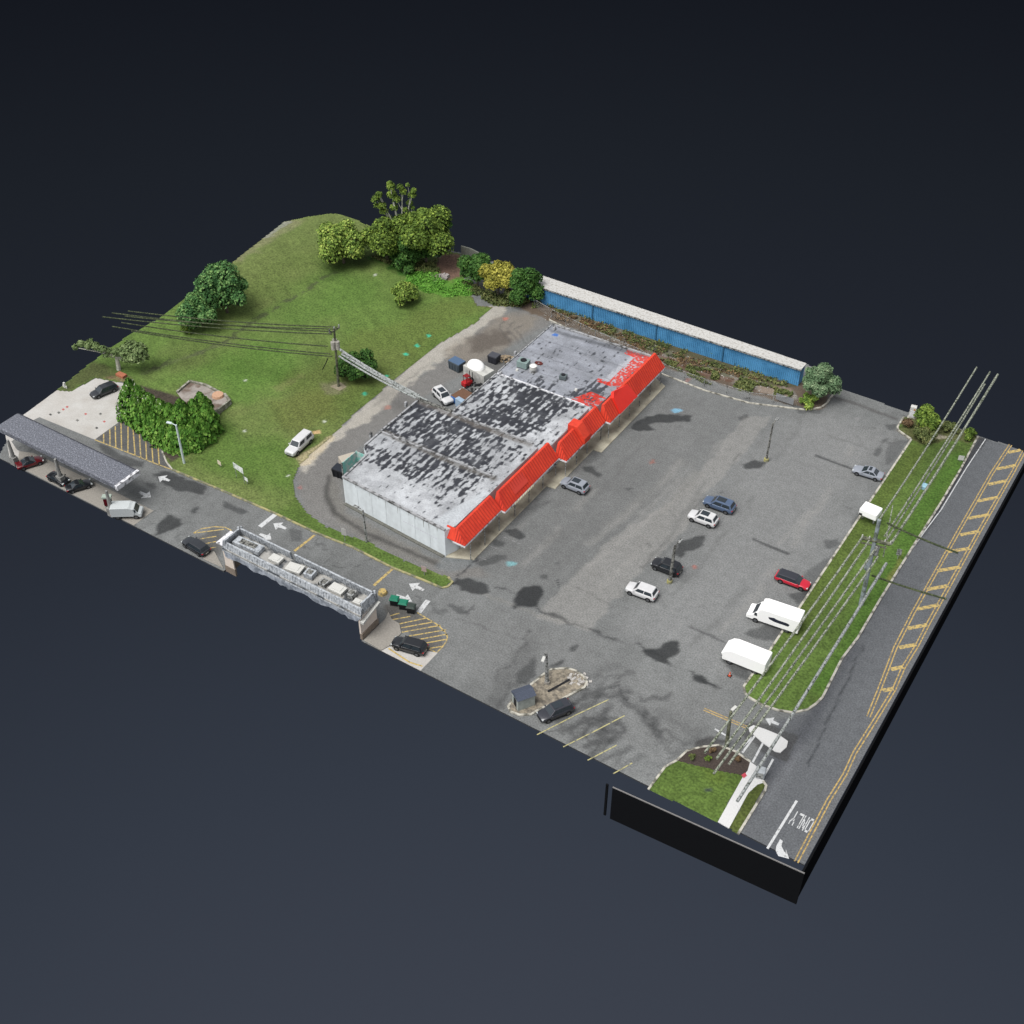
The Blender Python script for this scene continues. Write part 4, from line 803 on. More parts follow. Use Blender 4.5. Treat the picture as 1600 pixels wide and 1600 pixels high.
# teal panel fence at the rear notch
t = thing('teal_screen', 'faded teal panel screen at the rear corner of the strip mall', 'screen', (-103.0, 113.6, 0))
b = MB(); b.box(-.9, -.8, -1.6, 1.9, .1, 4.6); b.box(-.8, 1.6, 1.8, 1.9, .1, 4.6); b.build('panel', mat('faded_teal_paint', c(128, 186, 176, 1.2), .7, nz=.15, col2=c(186, 190, 186, 1.2), sc2=1.1, cover=.4), t)
b = MB(); b.box(-.95, -.75, -1.75, -1.6, 0, 4.7); b.box(-.95, -.75, 1.9, 2.05, 0, 4.7); b.build('post', M['steel'], t)

# ------------------------------------------------------------------ blue shed behind
bs = thing('blue_shed', 'long low blue metal shed with white roof behind the weedy strip', 'building', (-81, 175, 0))
def subb(o): o.location = (81, -175, 0); return o
fx0, fx1, fy0, fy1 = -109.8, -55.4, 174.3, 175.6; by0, by1 = 177.9, 177.6
b = MB(); b.prism([(fx0, fy0), (fx1, fy1), (fx1, by1), (fx0, by0)], 0, 3.45); subb(b.build('wall', M['blue'], bs))
b = MB(); n = 150
for i in range(n + 1):
    t = i / n; x = fx0 + (fx1 - fx0) * t; y = fy0 + (fy1 - fy0) * t; b.box(x - .06, x + .06, y - .07, y, .05, 3.4)
tag(subb(b.build('wall_rib', M['blue'], bs)), kind='stuff')
b = MB(); b.prism([(fx0 - .1, fy0 - .25), (fx1 + .2, fy1 - .25), (fx1 + .2, by1), (fx0 - .1, by0)], 3.46, 3.62); subb(b.build('roof', M['blueroof'], bs))
b = MB(); b.prism([(fx0 - .1, fy0 - .36), (fx1 + .2, fy1 - .36), (fx1 + .2, fy1 - .26), (fx0 - .1, fy0 - .26)], 3.32, 3.56); subb(b.build('gutter', M['steel'], bs))
for t_ in (.26, .5, .74):
    x = fx0 + (fx1 - fx0) * t_; y = fy0 + (fy1 - fy0) * t_; b = MB(); b.box(x - .08, x + .08, y - .2, y - .08, 0, 3.3); subb(b.build('downpipe', mat('dark_blue_pipe', c(60, 110, 146), .5), bs))

# ------------------------------------------------------------------ fuel canopy
cn = thing('fuel_canopy', 'long slate-grey fuel station canopy cut off at the near edge', 'canopy', (-140, 91, 0))
def subc(o): o.location = (140, -91, 0); return o
cx0, cx1 = -155.3, -128.5; cy0, cy1 = 88.9, 93.2
b = MB(); b.box(cx0 + .5, cx1, cy0, cy1, 4.75, 5.0); subc(b.build('deck', M['slate'], cn))
b = MB(); b.add([(cx0, cy0, 5.0), (cx1, cy0, 5.0), (cx1, cy1, 5.0), (cx0, cy1, 5.0), (cx0 + .2, cy0 + .3, 5.12), (cx1 - .1, cy0 + .3, 5.12), (cx1 - .1, cy1 - .3, 5.1), (cx0 + .2, cy1 - .3, 5.1)], [(4, 5, 6, 7), (0, 1, 5, 4), (2, 3, 7, 6), (3, 0, 4, 7), (1, 2, 6, 5)]); subc(b.build('roof', M['slate'], cn))
b = MB(); b.box(cx0 + .4, cx1 - .1, cy0 - .12, cy0 - .01, 4.35, 5.1); subc(b.build('fascia', M['slate'], cn))
b = MB(); b.box(cx1 + .01, cx1 + .5, cy0 - .2, cy1 + .1, 4.35, 5.18); subc(b.build('end_fascia', M['fascia'], cn))
b = MB(); b.box(cx0 + .2, cx1 + .0, cy1 + .01, cy1 + .1, 4.5, 5.08); subc(b.build('back_fascia', mat('dark_fascia', c(70, 72, 80), .7), cn))
for px_, lab in (((24, 725), 0), ((97, 755), 0), ((176, 805), 0)):
    w = G(*px_); b = MB(); b.tube([(w[0], w[1], 0), (w[0] - .1, w[1] + .1, 4.7)], .42, 8, .2); b.box(w[0] - .55, w[0] + .55, w[1] - .45, w[1] + .45, 0, 1.5); subc(b.build('column', mat('pale_column_%d' % px_[0], c(158, 158, 154), .8, nz=.25, sc=1.5), cn))
w = G(172, 795); pm = thing('fuel_pump', 'fuel pump with dark red front panel beside the white box van', 'fuel pump', (w[0], w[1], 0), R(35))
b = MB(); b.box(-.5, .5, -.35, .35, 0, 2.3); b.build('cabinet', mat('pump_cabinet', c(150, 158, 152), .6), pm, bevel=.04); b = MB(); b.box(-.55, .55, -.40, -.36, .9, 2.2); b.build('front_panel', M['p_maroon'], pm)
b = MB(); b.box(-.7, .7, -.42, .42, 2.31, 2.6); b.build('topper', mat('pale_green_topper', c(190, 205, 192), .6), pm)

# ------------------------------------------------------------------ bank
bk = thing('bank', 'beige bank with pale metal mansard, cut open at the near edge', 'building', (-93, 90, 0))
def subk(o): o.location = (93, -90, 0); return o
bx0, bx1, byn, byf = -105.8, -81.0, YC + .1, 91.4
b = MB(); b.box(bx0, bx1, byn, byf - .3, 4.6, 4.8); subk(b.build('roof', M['bankroof'], bk))
def frustum_wall(name, x0, y0, x1, y1, z0, z1, lean, m, t=.25):
    # metal parapet leaning inwards; outside on the right of the direction
    d = Vector((x1 - x0, y1 - y0, 0)).normalized(); n = Vector((d.y, -d.x, 0)); a = Vector((x0, y0, z0)); b_ = Vector((x1, y1, z0)); a2 = Vector((x0, y0, z1)) - n * lean; b2 = Vector((x1, y1, z1)) - n * lean
    q = MB(); q.add([a, b_, b2, a2, a - n * t, b_ - n * t, b2 - n * t, a2 - n * t], [(0, 1, 2, 3), (5, 4, 7, 6), (3, 2, 6, 7), (1, 0, 4, 5), (1, 5, 6, 2), (0, 3, 7, 4)])
    L = (b_ - a).length; k = int(L / .45)
    for i in range(k):
        t_ = i / max(1, k - 1); lo = a.lerp(b_, t_); hi = a2.lerp(b2, t_); w = d * .03; u = n * .05
        q.add([lo - w, lo + w, hi + w, hi - w, lo - w + u, lo + w + u, hi + w + u, hi - w + u], [(4, 5, 6, 7), (0, 4, 7, 3), (1, 2, 6, 5), (7, 6, 2, 3)])
        q.add([lo - w - n * t, lo + w - n * t, hi + w - n * t, hi - w - n * t, lo - w - n * (t + .05), lo + w - n * (t + .05), hi + w - n * (t + .05), hi - w - n * (t + .05)], [(4, 7, 6, 5), (0, 3, 7, 4), (1, 5, 6, 2)])
    return subk(q.build(name, m, bk))
frustum_wall('mansard', bx1, byf, -95.2, byf, 4.5, 6.2, .3, M['bankmetal']); frustum_wall('mansard', -96.0, byf, bx0, byf, 4.5, 6.2, .3, M['bankmetal'])
frustum_wall('mansard', bx1, byn + .9, bx1, byf, 4.5, 6.2, .3, M['bankmetal']); frustum_wall('mansard', bx0, byf, bx0, byn + .2, 4.5, 6.2, .3, M['bankmetal'])
frustum_wall('mansard', bx0, byn, bx1, byn, 4.25, 5.75, .35, M['bankmetal'])
b = MB(); rr = random.Random(3); x = bx0 + .3        # torn lower skirt of the cut front
low = []
while x < bx1 - .2:
    low.append((x, 3.75 - .6 * abs(math.sin(x * .55)) * rr.uniform(.3, 1) - rr.uniform(0, .35))); x += rr.uniform(.3, .7)
low = [(bx0 + .2, 4.2)] + low + [(bx1 - .1, 4.2)]
k = len(low); vv = [(x, byn + .02, z) for x, z in low] + [(x, byn + .1, z) for x, z in low]; tv = [(x, byn + .02, 4.24) for x, z in low] + [(x, byn + .1, 4.24) for x, z in low]
b.add(vv + tv, [(i, i + 1, 2 * k + i + 1, 2 * k + i) for i in range(k - 1)] + [(k + i + 1, k + i, 3 * k + i, 3 * k + i + 1) for i in range(k - 1)] + [(i + 1, i, k + i, k + i + 1) for i in range(k - 1)])
subk(b.build('soffit_remnant', mat('grey_soffit', c(150, 156, 164, 1.0), .8, nz=.2, sc=2, col2=c(110, 116, 124, 1.0), sc2=.8), bk))
b = MB(); b.box(bx1 - .5, bx1 - .25, byn + .1, byf - .3, 1.1, 4.49); subk(b.build('end_wall', M['bankwall'], bk)); b = MB(); b.box(bx1 - .5, bx1 - .1, byn + .1, byf - .2, 0, 1.09); subk(b.build('stone_base', M['brick'], bk))
b = MB(); b.add([(bx1 - .2, byn + .1, 3.2), (bx1 + .35, byn + .1, 3.2), (bx1 + .35, byf, 4.3), (bx1 - .2, byf, 4.3), (bx1 - .2, byn + .1, 3.6), (bx1 + .35, byn + .1, 3.6), (bx1 + .35, byf, 4.45), (bx1 - .2, byf, 4.45)], [(3, 2, 1, 0), (4, 5, 6, 7), (0, 1, 5, 4), (1, 2, 6, 5), (2, 3, 7, 6), (3, 0, 4, 7)]); subk(b.build('rake_trim', M['chalk'], bk))
b = MB(); b.box(bx0 - .1, bx0 + .3, byn + .1, byf - .3, 1.3, 4.49); b.box(bx0 + .3, bx0 + 1.6, byn + .1, byn + .3, 1.3, 4.2); subk(b.build('end_wall', M['bankwall'], bk)); b = MB(); b.box(bx0 - .3, bx0 + .5, byn + .1, byf - .2, 0, 1.29); b.box(bx0 + .5, bx0 + 1.7, byn + .05, byn + .35, 0, 1.29); subk(b.build('stone_base', M['brick'], bk))
b = MB(); b.box(bx0 - 1.8, bx0 - .2, byn + .6, byf - .3, 4.35, 4.5); subk(b.build('entry_canopy', M['fascia'], bk))
for x_, y_, L, Wd, H, mm in [(-102.6, 89.6, 4.6, 1.5, .75, M['bankmetal']), (-97.6, 89.7, 1.9, 1.3, .5, M['chalk']), (-94.2, 89.7, 2.4, 1.6, .45, M['chalk']), (-91.5, 89.8, 1.4, 1.3, .9, M['bankmetal']), (-88.9, 89.6, 1.2, 1.2, .6, M['steel']), (-86.6, 89.7, 2.3, 1.5, .5, M['chalk']), (-84.2, 89.8, 1.0, 1.2, .9, M['steel']), (-82.8, 89.3, 1.2, .9, .4, M['chalk'])]:
    t = thing('bank_roof_unit', 'air unit on the bank roof: %s' % {-102.6: 'long pale one at the left end', -97.6: 'square white one second from the left', -94.2: 'white one left of the parapet gap', -91.5: 'tall grey one right of the parapet gap', -88.9: 'small grey steel one past the middle', -86.6: 'wide white one toward the right end', -84.2: 'narrow tall steel one near the right end', -82.8: 'lowest white one in the right corner'}[x_], 'air unit', (x_, y_, 4.8), R(((x_ * 37) % 17) - 8), 'air units in the bank roof well')
    b = MB(); b.box(-L / 2, L / 2, -Wd / 2, Wd / 2, .08, H); b.build('casing', mm, t, bevel=.04); b = MB(); b.box(-L * .3, L * .3, -Wd * .3, Wd * .3, H + .005, H + .06); b.build('grille', M['darksteel'] if mm is not M['chalk'] else mm, t)
    b = MB(); b.box(-L / 2 - .1, L / 2 + .1, -Wd / 2 + .1, -Wd / 2 + .2, 0, .08); b.box(-L / 2 - .1, L / 2 + .1, Wd / 2 - .2, Wd / 2 - .1, 0, .08); b.build('rail', M['dark'], t)

# ------------------------------------------------------------------ vehicles
def wheel(t, x, y, r, side, tw=.22):
    b = MB(); n = 18; b.tube([(x, y - tw / 2, r), (x, y + tw / 2, r)], r, n); o = b.build('wheel', M['tyre'], t, bevel=.02)
    ys_ = y + side * (tw / 2 + .005); b = MB(); b.tube([(x, ys_ - side * .03, r), (x, ys_ + side * .012, r)], r * .62, 14); b.build('rim', M['rim'], o)
def car(label, rear, front, L=4.6, Wd=1.95, H=1.74, kind='suv', m=None, roofm=None, group=None, rz=None, name='parked_car', zref=.7, center=None, cat='car', sunroof=False, z=0.02, cull=()):
    a, f_ = G(*rear, zref), G(*front, zref); cc = (a + f_) / 2; d = f_ - a; ang = math.atan2(d[1], d[0]) if rz is None else R(rz)
    t = thing(name, label, cat, (cc[0], cc[1], z), ang, group); m = m or M['p_white']; w = Wd / 2; hl = L / 2
    belt = H * .60; hood = H * .57; zl = .24
    if kind == 'sedan': st = [(-hl, .80, .45, .60), (-hl + .12, .93, .30, .62), (-hl + .9, 1, zl, .64), (-.2 * hl, 1, zl, .62), (.42 * hl, 1, zl, .60), (.62 * hl, .99, zl, .57), (hl - .35, .93, .27, .51), (hl - .05, .80, .34, .44), (hl, .7, .42, .40)]; cab = (-hl + .75, .42 * hl, -hl + 1.55, .02 * hl)
    elif kind == 'pickup': st = [(-hl, .9, .5, .58), (-hl + .1, .98, .40, .60), (-hl + .9, 1, .36, .60), (.2 * hl, 1, .34, .60), (.45 * hl, 1, .34, .58), (hl - .4, .97, .36, .56), (hl - .06, .88, .40, .53), (hl, .8, .46, .50)]; cab = (-hl + .15, .50 * hl, -hl + .3, .24 * hl)
    elif kind == 'van': st = [(-hl, .95, .4, .60), (-hl + .08, 1, .32, .62), (0, 1, .3, .62), (.6 * hl, 1, .3, .55), (hl - .45, .98, .3, .48), (hl - .1, .88, .34, .42), (hl, .78, .4, .36)]; cab = (-hl + .05, .78 * hl, -hl + .12, .50 * hl)
    else: st = [(-hl, .84, .5, .60), (-hl + .12, .96, .34, .63), (-hl + .8, 1, .27, .63), (-.2 * hl, 1, .27, .62), (.40 * hl, 1, .27, .60), (.62 * hl, .99, .28, .58), (hl - .35, .94, .3, .54), (hl - .05, .82, .36, .48), (hl, .74, .44, .43)]; cab = (-hl + .10, .50 * hl, -hl + .50, .20 * hl)
    b = MB(); rings = []
    for x, ww, z0, zt in st:
        W_ = w * ww; z1 = zt * H if zt < 1.2 else zt
        half = [(W_ * .9, z0), (W_, z0 + .15), (W_ * 1.0, z0 + (z1 - z0) * .6), (W_ * .955, z1 - .03), (W_ * .6, z1 + .035), (0, z1 + .05)]
        rings.append([(x, -y, z) for y, z in half] + [(x, y, z) for y, z in half[-2::-1]])
    n = len(rings[0]); vv = [p for r_ in rings for p in r_]; ff = []
    for i in range(len(rings) - 1):
        for k in range(n - 1): ff.append((i * n + k, i * n + k + 1, (i + 1) * n + k + 1, (i + 1) * n + k))
        ff.append((i * n + n - 1, i * n, (i + 1) * n, (i + 1) * n + n - 1))
    ff.append(tuple(range(n))[::-1]); ff.append(tuple(range((len(rings) - 1) * n, len(rings) * n)))
    b.add(vv, ff); bo = b.build('body', m, t, bevel=.05)
    for p_ in bo.data.polygons: p_.use_smooth = True
    zb = (.60 if kind != 'sedan' else .60) * H; x0, x1, x2, x3 = cab; wb, wt = w * .93, w * (.76 if kind != 'van' else .84); zt = H
    b = MB(); lo = [(x0, -wb, zb), (x1, -wb, zb), (x1, wb, zb), (x0, wb, zb)]; hi = [(x2, -wt, zt), (x3, -wt, zt), (x3, wt, zt), (x2, wt, zt)]
    xm = (x2 + x3) / 2; b.add(lo + hi + [(xm, -wt, zt + .03), (xm, wt, zt + .03)], [(0, 1, 5, 8, 4), (1, 2, 6, 5), (2, 3, 7, 9, 6), (3, 0, 4, 7), (4, 8, 9, 7), (8, 5, 6, 9)]); b.build('cabin', roofm or m, t, bevel=.06)
    L_ = lambda p, q, s: tuple(np.array(p) * (1 - s) + np.array(q) * s)
    def pane(nm, p00, p10, p11, p01, u0=.07, u1=.93, v0=.1, v1=.88, off=.012, mm=None):
        q = [L_(L_(p00, p10, u), L_(p01, p11, u), v) for u, v in ((u0, v0), (u1, v0), (u1, v1), (u0, v1))]
        q = [Vector(x) for x in q]; nn_ = (q[1] - q[0]).cross(q[3] - q[0]).normalized(); g = MB(); g.add([x - nn_ * .02 for x in q] + [x + nn_ * off for x in q], [(4, 5, 6, 7), (0, 1, 5, 4), (1, 2, 6, 5), (2, 3, 7, 6), (3, 0, 4, 7)]); return g.build(nm, mm or M['glass'], t)
    pane('windshield', lo[1], lo[2], hi[2], hi[1]); 
    if kind != 'van': pane('rear_window', lo[3], lo[0], hi[0], hi[3], v0=.25 if kind != 'sedan' else .1)
    sp = [(.08, .47), (.51, .90)] if kind != 'van' else [(.72, .93)]
    if kind == 'pickup': sp = [(.08, .45), (.60, .93)]
    for u0, u1 in sp:
        pane('side_window', lo[0], lo[1], hi[1], hi[0], u0, u1, .12, .82); pane('side_window', lo[2], lo[3], hi[3], hi[2], 1 - u1, 1 - u0, .12, .82)
    if sunroof:
        b = MB(); b.box(x2 + (x3 - x2) * .38, x3 - .12, -wt * .68, wt * .68, zt + .0, zt + .055); b.build('sunroof', M['glass'], t)
    r = .36 if kind != 'sedan' else .33
    if kind in ('pickup', 'van'): r = .39
    for sx in (.62, -.60):
        for sy in (-1, 1):
            b = MB(); b.tube([(sx * hl, sy * (w - .2), r), (sx * hl, sy * (w + .006), r)], r * 1.17, 18); b.build('wheel_arch', M['trim'], t); wheel(t, sx * hl, sy * (w - .10), r, sy, .26)
    b = MB(); b.box(-hl * .42, hl * .42, -w * 1.006, w * 1.006, .22, .36); b.build('sill', M['trim'], t)
    b = MB(); b.box(hl - .14, hl + .03, -w * .66, w * .66, .30, .46); b.build('front_bumper', M['trim'], t, bevel=.03); b = MB(); b.box(-hl - .04, -hl + .16, -w * .82, w * .82, .30, .50); b.build('rear_bumper', M['trim'], t, bevel=.03)
    hz = .44 * H if kind != 'van' else .37 * H
    for sy in (-1, 1):
        b = MB(); b.box(hl - .30, hl - .04, sy * w * .70 - .16, sy * w * .70 + .16, hz - .06, hz + .09); b.build('headlight', M['lamp'], t, bevel=.03)
        b = MB(); b.box(-hl - .02, -hl + .22, sy * w * .80 - .13, sy * w * .80 + .13, .47 * H, .58 * H); b.build('taillight', M['taillamp'], t, bevel=.02)
        b = MB(); b.box(x1 - .34, x1 - .16, sy * (w + .08) - .1, sy * (w + .08) + .1, zb + .02, zb + .17); b.build('mirror', m, t, bevel=.03)
    b = MB(); b.box(hl - .06, hl + .012, -w * .42, w * .42, .36 * H - .05, .36 * H + .06); b.build('grille', M['dark'], t)
    b = MB(); b.box(-hl - .055, -hl - .02, -.26, .26, .33 * H, .33 * H + .13); b.build('number_plate', M['plate'], t)
    return t
g1 = 'cars parked in the middle of the lot'
car('white SUV, lowest of the middle row, left of the yellow-footed lamp post', (1026, 931), (980, 916), 4.55, group=g1, rz=-176)
car('black SUV behind the lamp post with the yellow foot', (1062, 890), (1021, 880), 4.4, m=M['p_black'], group=g1, rz=-178)
car('white SUV with a large dark sunroof beside the slate-blue SUV', (1120, 817), (1077, 802), 4.5, group=g1, sunroof=True, rz=-178)
car('slate-blue SUV beside the white SUV with sunroof', (1148, 794), (1100, 782), 4.9, m=M['p_navy'], group=g1, sunroof=True, rz=-178)
car('silver crossover with dark roof nosed up to the shop walkway', (920, 764), (876, 752), 4.5, m=M['p_silver'], rz=180, roofm=None, sunroof=True)
car('red hatchback with dark roof parked nose to the grass strip', (1212, 899.5), (1266, 912.6), 5.0, 1.86, 1.5, m=M['p_red'], roofm=M['p_dark'], rz=3)
car('silver sedan parked by the far end of the grass strip', (1381, 743), (1332, 732), 4.8, 1.85, 1.45, 'sedan', M['p_silver'], rz=-176, sunroof=True)
car('white pickup with a white bed cap standing half on the lawn', (485, 679), (450, 711), 5.7, 1.98, 1.95, 'pickup', M['p_white'], name='pickup_truck', cat='pickup', z=.08)
car('white SUV with sunroof parked behind the strip mall', (680, 607), (704, 630), 4.6, m=M['p_white'], sunroof=True)
car('black station wagon alone on the pale concrete pad', (180, 602), (144, 617), 4.7, 1.85, 1.5, m=M['p_charcoal'])
car('black SUV on the pale bay at the right end of the bank', (665.6, 1016), (613.6, 1001), 4.9, 1.9, 1.7, m=M['p_black'])
car('dark grey SUV beside the stone island with the shed', (891, 1101), (844, 1120), 4.7, 1.9, 1.65, m=M['p_dark'], sunroof=True)
car('charcoal sedan at the left end of the bank', (322, 865), (290, 840), 4.8, 1.85, 1.5, 'suv', m=M['p_charcoal'], rz=175)
car('dark red car under the left end of the fuel canopy', (29, 727), (64, 716), 4.2, 1.8, 1.35, 'sedan', m=M['p_maroon'], roofm=M['p_black'])
car('low black car between the fuel pump columns', (78, 740), (104, 753), 3.8, 1.75, 1.3, 'sedan', m=M['p_black'])
car('black car right of the middle canopy column', (108, 762), (138, 753), 4.0, 1.75, 1.35, 'sedan', m=M['p_black'])
# box trucks
def boxtruck(label, rear, front, L, Wd, Hb, nose, m, rz=None, split=True, window=False, name='box_truck', z=.02, roundf=.3):
    a, f_ = G(*rear, .8), G(*front, .8); cc = (a + f_) / 2; d = f_ - a; ang = math.atan2(d[1], d[0]) if rz is None else R(rz); t = thing(name, label, 'van', (cc[0], cc[1], z), ang); hl = L / 2; w = Wd / 2
    xb = hl - nose
    b = MB(); pr = [(-hl, .55), (xb, .55), (xb + roundf * .6, .9), (xb + roundf, Hb * .6), (xb + roundf * .2, Hb - .25), (xb - .5, Hb), (-hl + .08, Hb), (-hl, Hb - .1)]
    k = len(pr); b.add([(x, -w, z_) for x, z_ in pr] + [(x, w, z_) for x, z_ in pr], [tuple(range(k)), tuple(range(k, 2 * k))[::-1]] + [((i + 1) % k, i, k + i, k + (i + 1) % k) for i in range(k)]); b.build('box', m, t, bevel=.07)
    b = MB(); pr = [(xb - .2, .4), (hl - .1, .4), (hl, .7), (hl - .08, 1.05), (hl - nose * .42, 1.22), (hl - nose * .8, 2.0), (xb - .2, 2.05)]; k = len(pr); wc = w * .93
    b.add([(x, -wc, z_) for x, z_ in pr] + [(x, wc, z_) for x, z_ in pr], [tuple(range(k)), tuple(range(k, 2 * k))[::-1]] + [((i + 1) % k, i, k + i, k + (i + 1) % k) for i in range(k)]); b.build('cab', m, t, bevel=.07)
    b = MB(); xa_, xb_ = hl - nose * .44, hl - nose * .79; b.add([(xa_ + .03, -wc * .86, 1.27), (xa_ + .03, wc * .86, 1.27), (xb_ + .03, wc * .8, 1.98), (xb_ + .03, -wc * .8, 1.98)], [(0, 1, 2, 3)]); b.build('windshield', M['glass'], t)
    for sy in (-1, 1):
        b = MB(); b.box(xb + .05, hl - nose * .62, sy * wc - .01, sy * wc + .012, 1.25, 1.8) if nose > .9 else None
        if nose > .9: b.build('side_window', M['glass'], t)
        b = MB(); b.box(hl - .16, hl + .01, sy * w * .7 - .15, sy * w * .7 + .15, .72, .9); b.build('headlight', M['lamp'], t)
        b = MB(); b.box(-hl - .02, -hl + .03, sy * w * .85 - .08, sy * w * .85 + .08, .75, 1.05); b.build('taillight', M['taillamp'], t)
    if window:
        for sy in (1, -1):
            b = MB(); y_ = sy * (w + .012); pts = [(-hl * .62, y_, 1.35), (-hl * .1, y_, 1.35), (.12 * hl, y_, 1.55), (.16 * hl, y_, 1.9), (-.05 * hl, y_, 2.05), (-.2 * hl, y_, 1.9), (-hl * .55, y_, 1.9), (-hl * .66, y_, 1.75)]
            b.add(pts, [tuple(range(8)) if sy < 0 else tuple(range(8))[::-1]]); b.build('side_window', mat('dark_side_opening', c(36, 40, 52, 1.), .4), t)
    b = MB(); b.box(-hl + .1, hl - .2, -w * .8, w * .8, .3, .54); b.build('chassis', M['trim'], t)
    for sx in (hl * .62, -hl * .58):
        for sy in (-1, 1): wheel(t, sx, sy * (w - .16), .40, sy, .28)
    return t
boxtruck('large white box van with a dark side opening, nose toward the shops', (1251, 974), (1169, 958), 7.4, 2.5, 2.9, 1.8, M['vanwhite'], rz=-174, window=True)
boxtruck('plain all-white van nearest the driveway, beside an orange cone', (1196, 1040), (1136, 1020), 6.0, 2.6, 2.6, .75, M['vanwhite'], rz=-177, roundf=.9)
boxtruck('small white box van at the right end of the fuel canopy', (183, 806), (215, 793), 4.6, 1.95, 2.2, 1.25, mat('white_van_paint', c(222, 228, 228), .5, nz=.08), rz=35)

# ------------------------------------------------------------------ yard behind the shops
def crate_thing(name, label, cat, px, L, Wd, H, m, rz=0, lid=None, z=0, zr=None, bev=.06, ribs=0, taper=0.):
    w = G(*px, zr if zr is not None else H * .5); t = thing(name, label, cat, (w[0], w[1], z + .01), R(rz)); b = MB()
    b.add([(sx * (L / 2 - taper), sy * (Wd / 2 - taper * .6), 0) for sx, sy in ((-1, -1), (1, -1), (1, 1), (-1, 1))] + [(sx * L / 2, sy * Wd / 2, H) for sx, sy in ((-1, -1), (1, -1), (1, 1), (-1, 1))], [(3, 2, 1, 0), (4, 5, 6, 7), (0, 1, 5, 4), (1, 2, 6, 5), (2, 3, 7, 6), (3, 0, 4, 7)])
    b.build('box', m, t, bevel=bev)
    if ribs:
        f = MB()
        for i in range(ribs):
            x = -L / 2 + L * (i + .5) / ribs
            for sy in (-1, 1): f.box(x - .05, x + .05, sy * Wd / 2 - .05, sy * Wd / 2 + .05, .08, H - .06)
        f.build('ribs', m, t)
    if lid: b = MB(); b.box(-L / 2 + .06, L / 2 - .06, -Wd / 2 + .06, Wd / 2 - .06, H + .004, H + .1); b.build('lid', lid, t, bevel=.03)
    return t
crate_thing('dumpster', 'black dumpster at the rear corner by the teal screen', 'dumpster', (532, 737), 2.3, 1.7, 1.5, M['dark'], 5, mat('dark_blue_lid', c(44, 50, 60), .6), ribs=3, taper=.15)
crate_thing('storage_container', 'beige storage box next to the black dumpster', 'container', (545, 724), 2.6, 2.2, 2.2, mat('beige_container_paint', c(206, 196, 180), .8, nz=.08), 60)
ct = crate_thing('covered_trailer', 'white box trailer with a bulging white tarp behind the shops', 'trailer', (748, 583), 5.0, 2.6, 2.3, mat('dirty_white_sheet_metal', c(190, 190, 184, 1.3), .8, nz=.12, sc=1.5, col2=c(160, 160, 156, 1.3), sc2=.6), -10)
b = MB(); vs = []; n_ = 14
for i in range(7):
    a = i / 6 * math.pi / 2
    for k in range(n_): b_ = 2 * math.pi * k / n_; vs.append((-.6 + 1.75 * math.cos(a) * math.cos(b_), 1.3 * math.cos(a) * math.sin(b_), 2.28 + 1.15 * math.sin(a)))
b.add(vs, [(i * n_ + k, i * n_ + (k + 1) % n_, (i + 1) * n_ + (k + 1) % n_, (i + 1) * n_ + k) for i in range(6) for k in range(n_)]); b.build('tarp', M['vanwhite'], ct, smooth=True)
for sy in (-1, 1): wheel(ct, -.3, sy * 1.2, .38, sy)
crate_thing('dumpster', 'blue-grey dumpster left of the white tarped trailer', 'dumpster', (714, 570), 2.6, 1.9, 1.6, mat('blue_grey_paint', c(86, 96, 104), .6), -8, mat('blue_lid', c(92, 118, 150), .6), ribs=4, taper=.12)
crate_thing('dumpster', 'dark open dumpster behind the tarped trailer', 'dumpster', (772, 560), 1.9, 1.6, 1.4, mat('charcoal_paint', c(60, 62, 70), .6), 0, mat('grey_lid', c(84, 86, 94), .6), ribs=3, taper=.12)
crate_thing('flatbed_trailer', 'brown-topped trailer with blue sides behind the roof edge', 'trailer', (727, 624), 4.0, 3.0, 1.2, mat('blue_trailer_side', c(52, 104, 170, 1.2), .5), -8, mat('rusty_brown_load', c(124, 92, 72), .9, nz=.2))
crate_thing('skip_bin', 'pale blue and white bin in front of the brown-topped trailer', 'bin', (723, 632), 2.8, .9, 1.6, mat('pale_blue_bin', c(176, 200, 222), .6), -12)
w = G(730, 603); fl = thing('forklift', 'red forklift parked beside the brown-topped trailer', 'forklift', (w[0], w[1], 0), R(75))
b = MB(); b.box(-.9, .8, -.55, .55, .3, 1.1); b.build('body', mat('red_forklift_paint', c(204, 40, 44), .5), fl, bevel=.08); b = MB(); b.box(-.5, .4, -.5, .5, 2.1, 2.2)
for sx in (-.5, .35):
    for sy in (-.45, .45): b.box(sx, sx + .08, sy - .04, sy + .04, 1.1, 2.1)
b.build('cage', mat('red_cage', c(150, 30, 34), .5), fl); b = MB(); b.box(.85, .95, -.4, -.3, .1, 2.6); b.box(.85, .95, .3, .4, .1, 2.6); b.box(.95, 1.9, -.35, -.25, .12, .18); b.box(.95, 1.9, .25, .35, .12, .18); b.build('mast', M['dark'], fl)
for sx in (-.55, .5):
    for sy in (-1, 1): wheel(fl, sx, sy * .5, .3, sy, .2)
